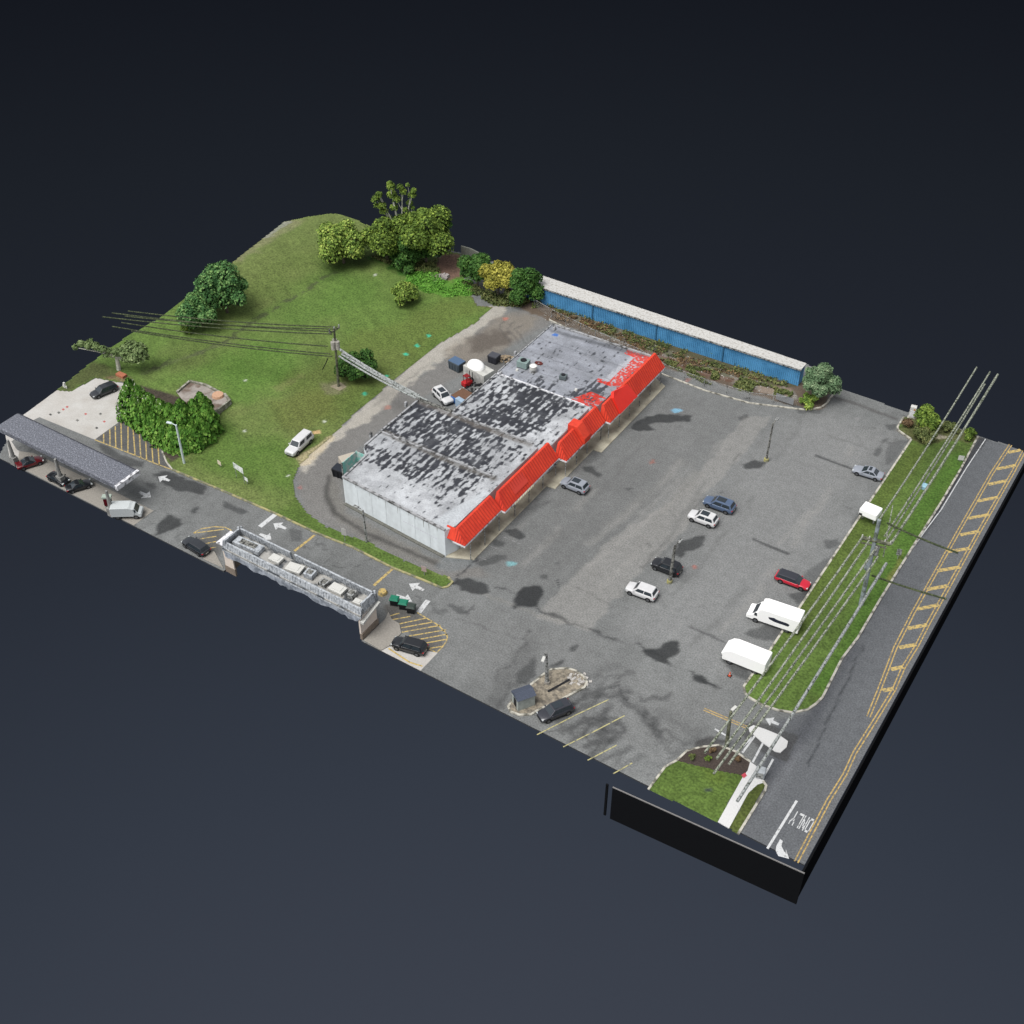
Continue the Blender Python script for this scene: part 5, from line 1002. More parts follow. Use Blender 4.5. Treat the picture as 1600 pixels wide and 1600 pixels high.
def pile(name, label, cat, px, r, h, m, seed=1, n=40, sq=1.):
    rr = random.Random(seed); w = G(*px); t_ = thing(name, label, cat, (w[0], w[1], 0))
    for k in range(n):
        a = rr.uniform(0, 6.28); d = r * math.sqrt(rr.random()); x, y = d * math.cos(a), d * math.sin(a) * sq; z_ = h * (1 - d / r) * .7; s_ = rr.uniform(.12, .32) * r * .6; b = MB()
        Mx = Matrix.Translation((x, y, z_ + s_ * .3)) @ Matrix.Rotation(rr.uniform(0, 3), 4, 'Z') @ Matrix.Rotation(rr.uniform(-.5, .5), 4, 'X'); b.box(-s_, s_, -s_ * .7, s_ * .7, -s_ * .4, s_ * .4, Mx); b.build('lump', m, t_)
    return t_
pile('sand_pile', 'tan sand pile behind the far roof corner', 'sand pile', (792, 562), 1.5, .9, mat('tan_sand', c(176, 158, 132), 1), 3, sq=.8)
pile('scrap_pile', 'black scrap heap against the rear wall', 'scrap heap', (757, 606), 1.8, .9, mat('black_scrap', c(38, 40, 42), .8), 4)
pile('scrap_pile', 'small dark scrap heap next to the red forklift', 'scrap heap', (737, 612), 1.0, .5, mat('dark_scrap', c(60, 62, 62), .8), 5, 20)
pile('white_sack', 'white sack beside the red forklift', 'sack', (722, 609), .6, .4, M['chalk'], 6, 8)

# ------------------------------------------------------------------ poles
def light_pole(label, base, top, r=.13, m=None, arm=1, head=None, foot=None, armdir=(-1, 0), group=None, name='lamp_post', lean=True):
    w = GT(*base) if base[0] < 560 and base[1] < 760 else G(*base); h = hgt(w, top[1]); h = max(1, h); m = m or M['darksteel']
    tp = G(*top, w[2] + h); dx, dy = (tp[0] - w[0], tp[1] - w[1]) if lean else (0, 0); dx = max(-.8, min(.8, dx)); dy = max(-.8, min(.8, dy))
    t = thing(name, label, 'lamp post', w, 0, group)
    b = MB(); b.tube([(0, 0, 0), (dx * .5, dy * .5, h * .5), (dx, dy, h)], r * 1.25, 10, r * .95); b.build('pole', m, t)
    if arm:
        ax, ay = armdir; b = MB(); b.tube([(dx, dy, h - .1), (dx + ax * .9, dy + ay * .9, h + .15)], .07, 8); b.build('arm', m, t)
        Mx = Matrix.Translation((dx + ax * 1.2, dy + ay * 1.2, h + .12)) @ Matrix.Rotation(math.atan2(ay, ax), 4, 'Z'); b = MB(); b.box(-.45, .45, -.2, .2, -.12, .08, Mx); b.build('lamp_head', head or m, t, bevel=.04)
    if foot: b = MB(); b.tube([(0, 0, 0), (0, 0, .5)], .42, 12, .38); b.build('concrete_foot', foot, t)
    return t
yf_ = mat('yellow_painted_foot', c(188, 182, 116), .8, nz=.25, col2=c(150, 150, 130), sc2=2, cover=.4)
light_pole('dark lamp post with yellow foot in front of the black SUV', (1046, 910), (1055, 853), .2, M['darksteel'], 1, M['steel'], yf_, (.1, 1), 'lamp posts in the lot')
light_pole('thin lamp post with yellow foot at the far end of the lot', (1197, 720), (1208, 661), .14, M['darksteel'], 1, M['steel'], yf_, (.1, 1), 'lamp posts in the lot')
light_pole('white lamp post beside the conifer hedge', (288, 724), (275, 664), .16, M['whitesteel'], 1, M['whitesteel'], None, (-1, -.2))
light_pole('grey lamp post on the narrow verge in front of the white wall', (573, 847), (567, 797), .15, M['steel'], 1, M['steel'], None, (-1, 0))
light_pole('grey lamp post rising from the stone island', (855, 1068), (853, 1020), .22, M['steel'], 1, M['chalk'], M['pedconc'], (.3, -1))
light_pole('mossy lamp post by the mulch bed at the driveway', (1135, 1166), (1142, 1112), .2, M['wood'], 1, M['chalk'], None, (.1, .5))
def small_sign(label, base, top, sw, sh, m, rz=0., post=.05, two=False, name='sign', name2='panel'):
    w = GT(*base) if base[0] < 560 and base[1] < 770 else G(*base); h = max(.6, hgt(w, top[1])); t = thing(name, label, 'sign', w, R(rz)); b = MB()
    for x in ((-sw * .4, sw * .4) if two else (0,)): b.tube([(x, .04, 0), (x, .04, h)], post, 6)
    b.build('post', M['steel'], t); b = MB(); b.box(-sw / 2, sw / 2, -.04, 0, h - sh, h); b.build(name2, m, t, bevel=.02); return t
sgn = mat('pale_grey_sign_face', c(214, 218, 214, 1.1), .6, nz=.1, col2=c(150, 160, 156, 1.1), sc2=1.5, cover=.3)
sb = small_sign('wide white sign on two posts in the lawn near the drive', (376, 752), (372, 727), 2.4, 1.1, sgn, -9, two=True)
b = MB()
for k in range(5): b.box(-1.0 + k * .4, -.72 + k * .4, -.05, -.041, 2.3 if False else .9, 1.15)
small_sign('small white sign right of the wide sign in the lawn', (386, 757), (386, 746), .9, .7, sgn, -9)
small_sign('small tan and white sign left of the wide sign in the lawn', (344, 730), (344, 720), .9, .8, mat('tan_sign_face', c(200, 190, 168, 1.1), .7), -9)
small_sign('small grey sign on the verge left of the lamp post', (539, 847), (540, 826), .8, 1.3, mat('grey_sign_back', c(166, 166, 162, 1.1), .7), 10)
small_sign('small pinkish sign near the tip of the verge', (663, 899), (664, 885), .8, 1.0, mat('pinkish_sign_back', c(160, 142, 136, 1.1), .7), 10)
small_sign('small white sign standing by the road kerb', (1500, 722), (1497, 712), .9, .9, M['chalk'], 20)
small_sign('short grey road sign below the big utility pole', (1402, 874), (1402, 858), .7, 1.2, M['steel'], 15)
# pale blue box on the wires
w = G(1444, 760, 7.5)
# big white sign cabinet by the strip
w = G(1360, 818); wc_ = thing('sign_cabinet', 'large blank white sign cabinet beside the big utility pole', 'sign', (w[0] - .5, w[1] + .2, 0), R(-4))
b = MB(); b.box(-1.35, 1.45, -1.1, 1.1, 1.5, 2.7); b.build('cabinet', M['vanwhite'], wc_, bevel=.15); b = MB()
for sx in (-1, 1): b.box(sx * .9 - .1, sx * .9 + .1, -.1, .1, .09, 1.5)
b.build('leg', M['steel'], wc_); b = MB(); b.box(-1.25, -.75, -1.13, -1.09, 1.55, 1.95); b.build('access_hatch', M['dark'], wc_)
# white roadside box at the far corner
w = G(1424, 652); wb_ = thing('utility_cabinet', 'tall white utility cabinet at the far tip of the grass strip', 'cabinet', (w[0], w[1], 0), R(10)); b = MB(); b.box(-.5, .5, -.4, .4, .1, 2.3); b.build('cabinet', M['chalk'], wb_, bevel=.1); b = MB(); b.box(-.35, .35, -.43, -.405, .4, 1.6); b.build('door', M['fascia'], wb_); b = MB(); b.box(-.62, .62, -.5, .5, 0, .1); b.build('plinth', M['kerb'], wb_); b = MB(); b.box(.1, .35, -.45, -.41, 1.7, 2.0); b.build('label_plate', mat('orange_plate', c(220, 150, 70), .6), wb_)
w = G(1187, 1213); hy = thing('utility_cabinet', 'rounded pale grey signal box at the pavement corner', 'cabinet', (w[0], w[1], .12), R(15)); b = MB(); b.box(-.6, .6, -.55, .55, 0, 1.3); b.build('cabinet', mat('pale_grey_enamel', c(196, 202, 206), .6, nz=.15), hy, bevel=.2, seg=3); b = MB(); b.box(-.4, .4, -.57, -.552, .2, 1.1); b.build('door', M['steel'], hy)
w = G(1140, 1056); cn_ = thing('traffic_cone', 'orange traffic cone in front of the plain white van', 'traffic cone', (w[0], w[1], 0)); b = MB(); b.tube([(0, 0, .05), (0, 0, .75)], .2, 12, .04); b.build('cone', mat('orange_plastic', c(236, 96, 60), .6), cn_); b = MB(); b.box(-.28, .28, -.28, .28, 0, .05); b.build('base', M['trim'], cn_); b = MB(); b.tube([(0, 0, .38), (0, 0, .5)], .128, 12, .095); b.build('stripe', M['chalk'], cn_)
# green-topped carts by the bank, yellow drum
for q, lab in (((617, 944), 'green-topped bin nearest the bank wall'), ((631, 950), 'green-topped bin in the middle of the three'), ((643, 956), 'black-lidded bin by the stop bar')):
    w = G(*q); t = thing('wheelie_bin', lab, 'bin', (w[0], w[1], 0), R(20), 'bins in the hatching by the bank'); b = MB(); b.add([(-.5, -.45, .1), (.5, -.45, .1), (.5, .45, .1), (-.5, .45, .1), (-.6, -.55, 1.15), (.6, -.55, 1.15), (.6, .55, 1.15), (-.6, .55, 1.15)], [(3, 2, 1, 0), (4, 5, 6, 7), (0, 1, 5, 4), (1, 2, 6, 5), (2, 3, 7, 6), (3, 0, 4, 7)]); b.build('bin_body', M['dark'], t, bevel=.05)
    lm = mat('green_bin_lid', c(36, 138, 108), .6) if q[0] < 640 else mat('dark_grey_green_lid', c(62, 74, 68), .6); b = MB(); b.add([(-.65, -.6, 1.16), (.65, -.6, 1.16), (.65, .6, 1.16), (-.65, .6, 1.16), (-.45, -.4, 1.36), (.45, -.4, 1.36), (.45, .4, 1.36), (-.45, .4, 1.36)], [(4, 5, 6, 7), (0, 1, 5, 4), (1, 2, 6, 5), (2, 3, 7, 6), (3, 0, 4, 7), (3, 2, 1, 0)]); b.build('lid', lm, t)
    for sy in (-.4, .4): wheel(t, -.45, sy, .12, 1 if sy > 0 else -1, .08)
w = G(598, 927); b = MB(); b.tube([(0, 0, 0), (0, 0, .5)], .7, 14, .55); tag(b.build('yellow_base', M['yellow_line'], loc=(w[0], w[1], 0)), 'yellow round bollard base behind the bank corner', 'bollard')
w = G(655, 1024, 0)

# stone island with shed
ip = [(794, 1105), (802, 1092), (815, 1080), (828, 1072), (850, 1054), (862, 1047), (885, 1045), (900, 1049), (912, 1058), (917, 1067), (913, 1075), (895, 1084), (870, 1098), (845, 1108), (830, 1117), (812, 1118), (798, 1113)]
slab('stone_island', ip, 0, .14, mat('pebbled_island', c(166, 156, 138), .95, nz=.3, sc=4, col2=c(122, 116, 106), sc2=1.2, cover=.4), 'pebbled traffic island in the lot')
kerb(ip, .3, .2, closed=True)
pile('rubble', 'white broken stones at the right end of the stone island', 'rubble', (905, 1062), 1.6, .04, mat('chalky_stone', c(204, 200, 194), .9, nz=.15), 8, 30, .8)
b = ribbon([(856, 1082), (890, 1063)], .3, .14, .2).build('joint_strip', M['dark']); tag(b, 'dark drainage slot across the stone island', kind='structure')
w = G(818, 1100); sh = thing('shed', 'small grey shed with dark blue-grey roof on the stone island', 'shed', (w[0], w[1], .14), R(58))
b = MB(); b.box(-1.2, 1.2, -.9, .9, 0, 2.0); b.build('wall', mat('pale_green_grey_boards', c(158, 164, 158, 1.25), .8, nz=.15, sc=2), sh); b = MB(); b.add([(-1.35, -1.05, 2.0), (1.35, -1.05, 2.0), (1.35, 1.05, 2.0), (-1.35, 1.05, 2.0), (-1.3, 0, 2.5), (1.3, 0, 2.5)], [(0, 1, 5, 4), (2, 3, 4, 5), (1, 2, 5), (3, 0, 4), (3, 2, 1, 0)]); b.build('roof', mat('blue_grey_shingle', c(84, 92, 108), .8, nz=.15), sh)
b = MB(); b.box(-1.23, -1.19, -.4, .4, .1, 1.5); b.build('door', M['dark'], sh)

# foundation ruin in the lawn
w0 = GT(325, 628); fr = thing('ruined_foundation', 'low block walls of a ruined patio behind the conifer hedge', 'ruin', w0)
def subf(o): o.location = (-w0[0], -w0[1], -w0[2]); return o
fl_ = PG([(277, 615), (297, 598), (322, 604), (352, 620), (361, 632), (335, 653), (310, 645), (290, 632)])
b = MB(); b.prism(fl_, .02, .16); subf(b.build('floor', mat('mottled_patio_slab', c(178, 170, 162), .9, nz=.2, sc=1.2, col2=c(128, 112, 100), sc2=.5, cover=.35), fr))
for a_, b_, h in [((297, 598), (322, 604), .5), ((322, 604), (352, 620), .5), ((352, 620), (361, 632), .8), ((361, 632), (335, 653), 1.1), ((277, 615), (297, 598), .5)]:
    q = ribbon([a_, b_], .35, .1, h); subf(q.build('block_wall', mat('mossy_block_%d' % a_[0], c(140, 138, 122), .9, nz=.25, col2=c(190, 188, 176), sc2=1.5, cover=.4), fr))
w = GT(341, 620); b = MB(); b.tube([(w[0], w[1], .1), (w[0], w[1], .55)], 1.1, 12, .95); subf(b.build('hearth', mat('peach_brick_paving', c(222, 178, 146), .9), fr))

# ------------------------------------------------------------------ utility poles and wires
def wirepts(a, b_, sag, n=14):
    a = np.array(a, float); b_ = np.array(b_, float); return [tuple(a + (b_ - a) * t + np.array([0, 0, -4 * sag * t * (1 - t)])) for t in np.linspace(0, 1, n)]
def wire(label, a, b_, sag=.3, r=.085, m=None, group=None):
    pts = wirepts(a, b_, sag); mid = pts[0]; bb = MB(); bb.tube([tuple(np.array(p) - np.array(pts[0])) for p in pts], r, 6)
    return tag(bb.build('power_line', m or M['wire'], loc=tuple(map(float, pts[0]))), label, 'power line', group)
# right pole
B0 = G(1345, 945); T0 = RX(1374, 812, B0[0] + .1); Tz = hgt(B0, 812)
rp_ = thing('utility_pole', 'tall blue-grey utility pole in the grass strip', 'utility pole', B0)
b = MB(); tx, ty = (G(1374, 812, Tz) - B0)[:2]; b.tube([(0, 0, 0), (tx, ty, Tz)], .34, 12, .26); b.build('pole', M['bluewood'], rp_)
za = 12.2; xl_, xr_ = G(1347, 840, za), G(1391, 850, za)
b = MB(); a_ = Vector(xl_ - B0); c__ = Vector(xr_ - B0); b.tube([a_, c__], .28, 8); b.tube([a_ + Vector((0, 0, -.9)), c__ + Vector((-.3, 0, -.9))], .12, 6); b.build('crossarm', M['wood'], rp_)
for t_ in (0, .25, .8, 1):
    p_ = a_.lerp(c__, t_); b = MB(); b.tube([p_, p_ + Vector((0, 0, .55))], .12, 8, .07); b.build('insulator', M['chalk'], rp_)
b = MB(); p_ = Vector((tx * .55 + .45, ty * .55, Tz * .62)); b.tube([p_, p_ + Vector((0, 0, 1.5))], .35, 12); b.build('transformer', M['steel'], rp_)
b = MB(); p_ = Vector((tx * .4 - .4, ty * .4, Tz * .42)); b.tube([p_, p_ + Vector((0, 0, 1.1))], .25, 10); b.build('transformer', M['bluewood'], rp_)
gR = 'power lines above the grass strip'
TT = G(1374, 812, Tz); YN = 178.5; YS = 87.6
def north(px, py): return RY(px, py, YN)
wire('topmost line running from the pole top beyond the far edge', TT, north(1526, 574), .6, .13, group=gR)
wire('crossarm line to the far edge, left of the close pair', G(1382, 838, za + .5), north(1547, 581), .5, .13, group=gR)
wire('crossarm line to the far edge, right of the close pair', G(1386, 843, za + .3), north(1539, 600), .5, .13, group=gR)
wire('rightmost thick line to the far edge', G(1392, 850, za), north(1559, 585), .5, .18, group=gR)
wire('line from the left crossarm tip to the mulch bed edge', G(1347, 840, za + .4), RY(1101, 1176, YS), .5, .15, group=gR)
wire('second near line from the left, ending over the mulch bed', G(1358, 845, za + .4), RY(1120, 1185, YS), .5, .15, group=gR)
wire('third near line, reaching over the corner lawn', G(1366, 860, za - .6), RY(1115, 1209, YS), .4, .15, group=gR)
wire('fourth near line, ending short over the mulch bed', G(1372, 870, za - 1.2), RY(1139, 1194, YS), .4, .15, group=gR)
wire('lowest thick cable ending over the white pavement', G(1385, 880, 8.4), RY(1152, 1252, YS), .4, .2, M['cable'], gR)
wire('slack side cable sagging low past the middle of the strip', G(1380, 870, 9.5), RY(1395, 790, 140), .1, .08, M['wire'], gR)
wire('upper span wire crossing the road from the pole', G(1386, 817, 13), G(1497, 864, 13), .2, .14, M['wiredark'], 'span wires crossing the road')
wire('lower span wire crossing the road from the pole', G(1362, 899, 5.5), G(1479, 936, 5.5), .15, .14, M['wiredark'], 'span wires crossing the road')
b = MB(); w = RX(1444, 760, B0[0] + 1.2); b.box(-.35, .35, -.5, .5, -.25, .25); tag(b.build('splice_box', mat('pale_blue_splice_box', c(150, 190, 205, 1.2), .6), loc=tuple(map(float, w))), 'pale blue splice box hanging on the far lines', 'splice box')
# left pole
B1 = GT(529, 604); Z1 = hgt(B1, 513); lp = thing('utility_pole', 'weathered wooden utility pole standing in the lawn', 'utility pole', B1)
tx, ty = (G(522, 513, B1[2] + Z1) - B1)[:2]; b = MB(); b.tube([(0, 0, 0), (tx, ty, Z1)], .24, 10, .17); b.build('pole', M['wood'], lp)
b = MB(); b.tube([(tx - .2, ty - 1.1, Z1 - .5), (tx + .2, ty + 1.1, Z1 - .3)], .17, 8); b.build('crossarm', M['wood'], lp)
for k in (-1, 0, 1): b = MB(); b.tube([(tx + .2 * k, ty + k * 1.0, Z1 - .4), (tx + .2 * k, ty + k * 1.0, Z1 + .25)], .13, 8); b.build('insulator', M['steel'], lp)
zt_ = hgt(B1, 537)
for dx_, dy_ in ((.45, .0), (-.35, .3), (-.1, -.5)): b = MB(); b.tube([(tx * .8 + dx_, ty * .8 + dy_, zt_ - .9), (tx * .8 + dx_, ty * .8 + dy_, zt_ + .6)], .38, 12); b.build('transformer', mat('pale_grey_transformer_%d' % int(dx_ * 100), c(172, 168, 158, 1.3), .7, nz=.25, sc=3), lp)
b = MB(); b.prism([(-1.2, -.8), (1.0, -1.0), (1.3, .6), (-.4, 1.1)], .05, .09); b.build('bare_patch', mat('bare_soil', c(168, 158, 134), 1, nz=.2), lp)
gL = 'power lines above the lawn'
for (p1, p2, z1_, z2_, lab) in [((526, 511), (200, 486), 11.9, 11.2, 'uppermost lawn line from the pole top'), ((523, 514), (195, 494), 11.7, 11.0, 'second lawn line just under the uppermost'), ((521, 518), (175, 489), 11.5, 10.8, 'third lawn line, dropping to the far left'), ((519, 522), (160, 495), 11.2, 10.6, 'fourth lawn line from the crossarm'),
                                ((512, 541), (190, 504), 9.2, 8.6, 'upper of the lower three lawn lines'), ((516, 553), (175, 510), 7.9, 7.6, 'middle of the lower three lawn lines'), ((519, 557), (205, 517), 7.5, 7.3, 'lowest thin line over the lawn'), ((512, 560), (504, 577), 7.3, 4.2, 'short slack stay hanging from the lawn pole')]:
    wire(lab, G(*p1, z1_), G(*p2, z2_), (.5 if p2[0] < 400 else .1), .1, M['wiredark'], gL)
sc_ = thing('service_cable', 'thick speckled bundle of cables from the lawn pole to the shop roof', 'cable', B1)
for k, (p1, p2, rr_) in enumerate([((531, 546), (655, 618), .22), ((534, 553), (657, 622), .2), ((529, 556), (650, 622), .16), ((536, 549), (668, 626), .14)]):
    a = G(*p1, 8.8 - k * .4); e = G(*p2, 5.6); pts = wirepts(a, e, .35); bb = MB(); bb.tube([tuple(np.array(p) - B1) for p in pts], rr_, 7); bb.build('strand', M['cable'], sc_)

# ------------------------------------------------------------------ foliage
def leaves(blobs, n, size, seed, up=.3, flat=1.):
    r_ = np.random.default_rng(seed); vol = np.array([bl[3] ** 2 for bl in blobs]); pick = r_.choice(len(blobs), n, p=vol / vol.sum()); B = np.array(blobs)[pick]
    d = r_.normal(size=(n, 3)); d /= np.linalg.norm(d, axis=1)[:, None]; d[:, 2] = np.where(d[:, 2] < -.35, -d[:, 2], d[:, 2])
    rad = B[:, 3] * r_.uniform(.72, 1.08, n); p = B[:, :3] + d * rad[:, None] * np.array([1, 1, flat])
    nr = d + r_.normal(size=(n, 3)) * .55 + [0, 0, up]; nr /= np.linalg.norm(nr, axis=1)[:, None]
    t = np.cross(nr, r_.normal(size=(n, 3))); t /= np.linalg.norm(t, axis=1)[:, None] + 1e-9; u = np.cross(nr, t); s = size * r_.uniform(.6, 1.35, n)[:, None]
    v = np.stack([p - t * s, p - u * s * .62 + nr * s * .12, p + t * s, p + u * s * .62 + nr * s * .12], 1).reshape(-1, 3)
    v[:, 2] = np.maximum(v[:, 2], .02); return v
def leafmesh(name, v, m, parent, core=None):
    me = bpy.data.meshes.new(name); n = len(v) // 4; me.vertices.add(len(v)); me.vertices.foreach_set('co', v.astype(np.float32).ravel()); me.loops.add(n * 4); me.loops.foreach_set('vertex_index', np.arange(n * 4, dtype=np.int32))
    me.polygons.add(n); me.polygons.foreach_set('loop_start', np.arange(0, n * 4, 4, dtype=np.int32)); me.polygons.foreach_set('loop_total', np.full(n, 4, np.int32)); me.update(calc_edges=True); me.validate()
    return obj(name, me, m, parent)
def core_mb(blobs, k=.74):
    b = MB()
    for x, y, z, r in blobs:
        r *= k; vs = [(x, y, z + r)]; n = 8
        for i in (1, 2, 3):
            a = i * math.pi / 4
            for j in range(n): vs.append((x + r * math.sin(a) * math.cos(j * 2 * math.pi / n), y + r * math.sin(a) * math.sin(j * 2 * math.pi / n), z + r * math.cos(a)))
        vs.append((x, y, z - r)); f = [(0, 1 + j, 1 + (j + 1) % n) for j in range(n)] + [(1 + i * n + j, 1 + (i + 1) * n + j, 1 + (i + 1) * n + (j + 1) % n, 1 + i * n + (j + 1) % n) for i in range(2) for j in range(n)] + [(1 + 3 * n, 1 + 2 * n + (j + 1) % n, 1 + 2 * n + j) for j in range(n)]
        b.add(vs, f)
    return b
def lc(r, g, b): return c(r, g, b, .98)
LM = {'blue': leafmat('blue_green_leaves', lc(32, 66, 34), lc(70, 108, 58), lc(126, 156, 92)), 'olive': leafmat('olive_leaves', lc(40, 60, 20), lc(84, 106, 40), lc(136, 156, 66)), 'yel': leafmat('yellow_green_leaves', lc(50, 76, 30), lc(106, 130, 54), lc(170, 184, 92)),
      'dark': leafmat('dark_green_leaves', lc(26, 54, 20), lc(54, 88, 34), lc(86, 118, 56)), 'hedge': leafmat('conifer_foliage', lc(38, 72, 22), lc(78, 120, 42), lc(130, 162, 76), sc=.8), 'grey': leafmat('grey_green_leaves', lc(48, 72, 46), lc(90, 114, 82), lc(140, 158, 122)),
      'bright': leafmat('bright_ground_cover', lc(56, 98, 32), lc(84, 134, 46), lc(112, 158, 66)), 'pale': leafmat('pale_faded_leaves', lc(56, 74, 42), lc(94, 112, 68), lc(130, 144, 100)), 'gold': leafmat('golden_leaves', lc(70, 76, 26), lc(134, 130, 52), lc(184, 178, 84)), 'rust': leafmat('rust_brown_weeds', lc(62, 48, 34), lc(98, 80, 58), lc(126, 106, 76)),
      'weed': leafmat('dull_green_weeds', lc(54, 64, 34), lc(84, 94, 52), lc(118, 116, 72)), 'tip': leafmat('white_dry_tips', lc(150, 160, 130), lc(210, 214, 190))}
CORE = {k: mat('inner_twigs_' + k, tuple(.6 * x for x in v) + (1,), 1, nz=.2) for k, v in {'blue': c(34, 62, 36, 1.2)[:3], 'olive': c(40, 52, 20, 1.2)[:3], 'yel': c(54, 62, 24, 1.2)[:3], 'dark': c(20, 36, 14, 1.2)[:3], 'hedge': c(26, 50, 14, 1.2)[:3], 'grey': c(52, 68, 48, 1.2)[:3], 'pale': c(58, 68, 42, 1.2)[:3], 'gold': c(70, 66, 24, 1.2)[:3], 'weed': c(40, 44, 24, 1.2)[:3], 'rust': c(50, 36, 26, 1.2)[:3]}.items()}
def blobs_for(rx, ry, rz, cz, n, seed, bs=(.36, .55)):
    rr = random.Random(seed); out_ = [(0, 0, cz, min(rx, ry, rz) * .72)]
    for i in range(n):
        a = rr.uniform(0, 6.283); ph = math.acos(rr.uniform(-.55, 1)); r = min(rx, ry) * rr.uniform(*bs) * rr.choice((1, 1, .75, .55)); k = rr.uniform(.5, .9)
        out_.append((rx * k * math.sin(ph) * math.cos(a), ry * k * math.sin(ph) * math.sin(a), max(r * .5, cz + rz * k * math.cos(ph)), r))
    return out_
def tree(label, px, r_px, cz_m, m, seed, n=2600, leaf=.30, nb=14, zs=1., name='tree', cat='tree', trunk=True, bs=(.34, .52), asp=1., group=None, blobs=None, core=True, bark=None, coref=.74, tip=None):
    w = GT(px[0], px[1], cz_m) if px[0] < 720 and px[1] < 720 else G(px[0], px[1], cz_m); rad = r_px * mpp(w); t = thing(name, label, cat, (w[0], w[1], w[2] if px[0] < 720 and px[1] < 720 else 0), rr0.uniform(0, 6), group)
    bl = blobs or blobs_for(rad * asp, rad, rad * zs, cz_m, nb, seed, bs)
    if trunk:
        b = MB(); tr = max(.08, rad * .06); b.tube([(0, 0, -.05), (.05, .03, cz_m * .6), (0, 0, cz_m)], tr, 8, tr * .5)
        for x, y, z, r in bl[1:7]: b.tube([(0, 0, cz_m * .45), (x * .8, y * .8, z * .9)], tr * .5, 6, tr * .2)
        b.build('trunk', bark or M['bark'], t)
    cr = leafmesh('crown', leaves(bl, int(n * 1.7), leaf * .78, seed), LM[m], t)
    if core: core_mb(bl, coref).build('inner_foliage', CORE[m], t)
    if tip: leafmesh('dry_tips', leaves(bl, tip, leaf * .8, seed + 50), LM['tip'], t)
    return t
rr0 = random.Random(11)
tree('large blue-green tree on the far left lawn edge, upper of the pair', (350, 458), 41, 4.2, 'blue', 1, 5200, .34, 20, zs=.95)
tree('lower blue-green tree of the pair at the left lawn edge', (313, 487), 33, 2.9, 'blue', 2, 3600, .32, 16, zs=.7, asp=1.05)
tree('small olive shrub below the pair of blue-green trees', (292, 512), 11, 1.0, 'olive', 3, 500, .25, 7, name='shrub', cat='shrub')
tree('broad yellow-green tree on the mound', (535, 384), 41, 3.8, 'yel', 4, 5200, .34, 22, zs=.72)
tree('dense olive tree, left of the two big back trees', (603, 372), 37, 5.0, 'olive', 5, 5000, .36, 18, zs=1.0)
tree('largest olive-green tree at the back of the lawn', (664, 368), 43, 6.0, 'olive', 6, 7000, .36, 22, zs=1.0)
tree('dark skirt tree at the foot of the two big back trees', (640, 398), 26, 2.6, 'dark', 7, 2200, .32, 12, asp=1.3)
tree('small side tree touching the right flank of the largest tree', (700, 352), 9, 7.0, 'dark', 8, 350, .3, 6, core=False)
tree('slim bluish conifer in front of the largest tree', (684, 388), 10, 3.2, 'grey', 9, 700, .25, 8, zs=1.9, bs=(.6, .8))
tree('round shrub with yellow top alone on the lawn', (634, 460), 22, 1.9, 'yel', 10, 1700, .27, 12, name='shrub', cat='shrub', zs=.9)
tree('dark round shrub behind the wooden utility pole', (560, 572), 31, 2.3, 'dark', 12, 3200, .27, 18, name='shrub', cat='shrub', zs=.62, bs=(.3, .45))
tree('olive-grey tree, left of the golden one by the shed', (746, 424), 29, 3.6, 'dark', 13, 2800, .32, 14, zs=.9)
tree('golden-leaved tree between two dark trees', (778, 436), 30, 3.8, 'gold', 14, 3200, .32, 16, zs=.95)
tree('deep green tree touching the end of the blue shed', (820, 445), 27, 3.6, 'dark', 15, 3000, .30, 14, zs=1.15)
tree('bushy shrub at the foot of the golden tree', (800, 462), 16, 1.4, 'weed', 16, 900, .28, 8, name='shrub', cat='shrub', zs=.7)
tree('round grey-green tree at the right end of the blue shed', (1279, 597), 32, 3.4, 'grey', 17, 5200, .24, 26, zs=.95, bs=(.25, .36))
tree('low yellow-green bush at the foot of the grey-green tree', (1262, 626), 15, .9, 'yel', 18, 800, .24, 8, name='shrub', cat='shrub', zs=.7)
tree('bright green shrub at the far tip of the grass strip', (1448, 654), 22, 2.0, 'olive', 19, 1700, .3, 12, name='shrub', cat='shrub', zs=.7)
tree('clipped dull olive shrub in front of the bright green shrub', (1443, 681), 19, 1.0, 'weed', 20, 1500, .22, 12, name='shrub', cat='shrub', zs=.6, bs=(.3, .42))
tree('reddish bush beside the white utility cabinet', (1420, 661), 9, .9, 'rust', 21, 400, .22, 6, name='shrub', cat='shrub')
tree('low green shrub by the far road kerb', (1515, 678), 12, .8, 'olive', 22, 600, .24, 8, name='shrub', cat='shrub', zs=.6)
tree('low mixed shrub between the wires at the far edge', (1482, 668), 13, .7, 'weed', 23, 600, .24, 8, name='shrub', cat='shrub', zs=.5)
tree('small shrub among the ground cover at the back', (628, 415), 16, 1.1, 'dark', 24, 900, .28, 9, name='shrub', cat='shrub', zs=.6, asp=1.4)
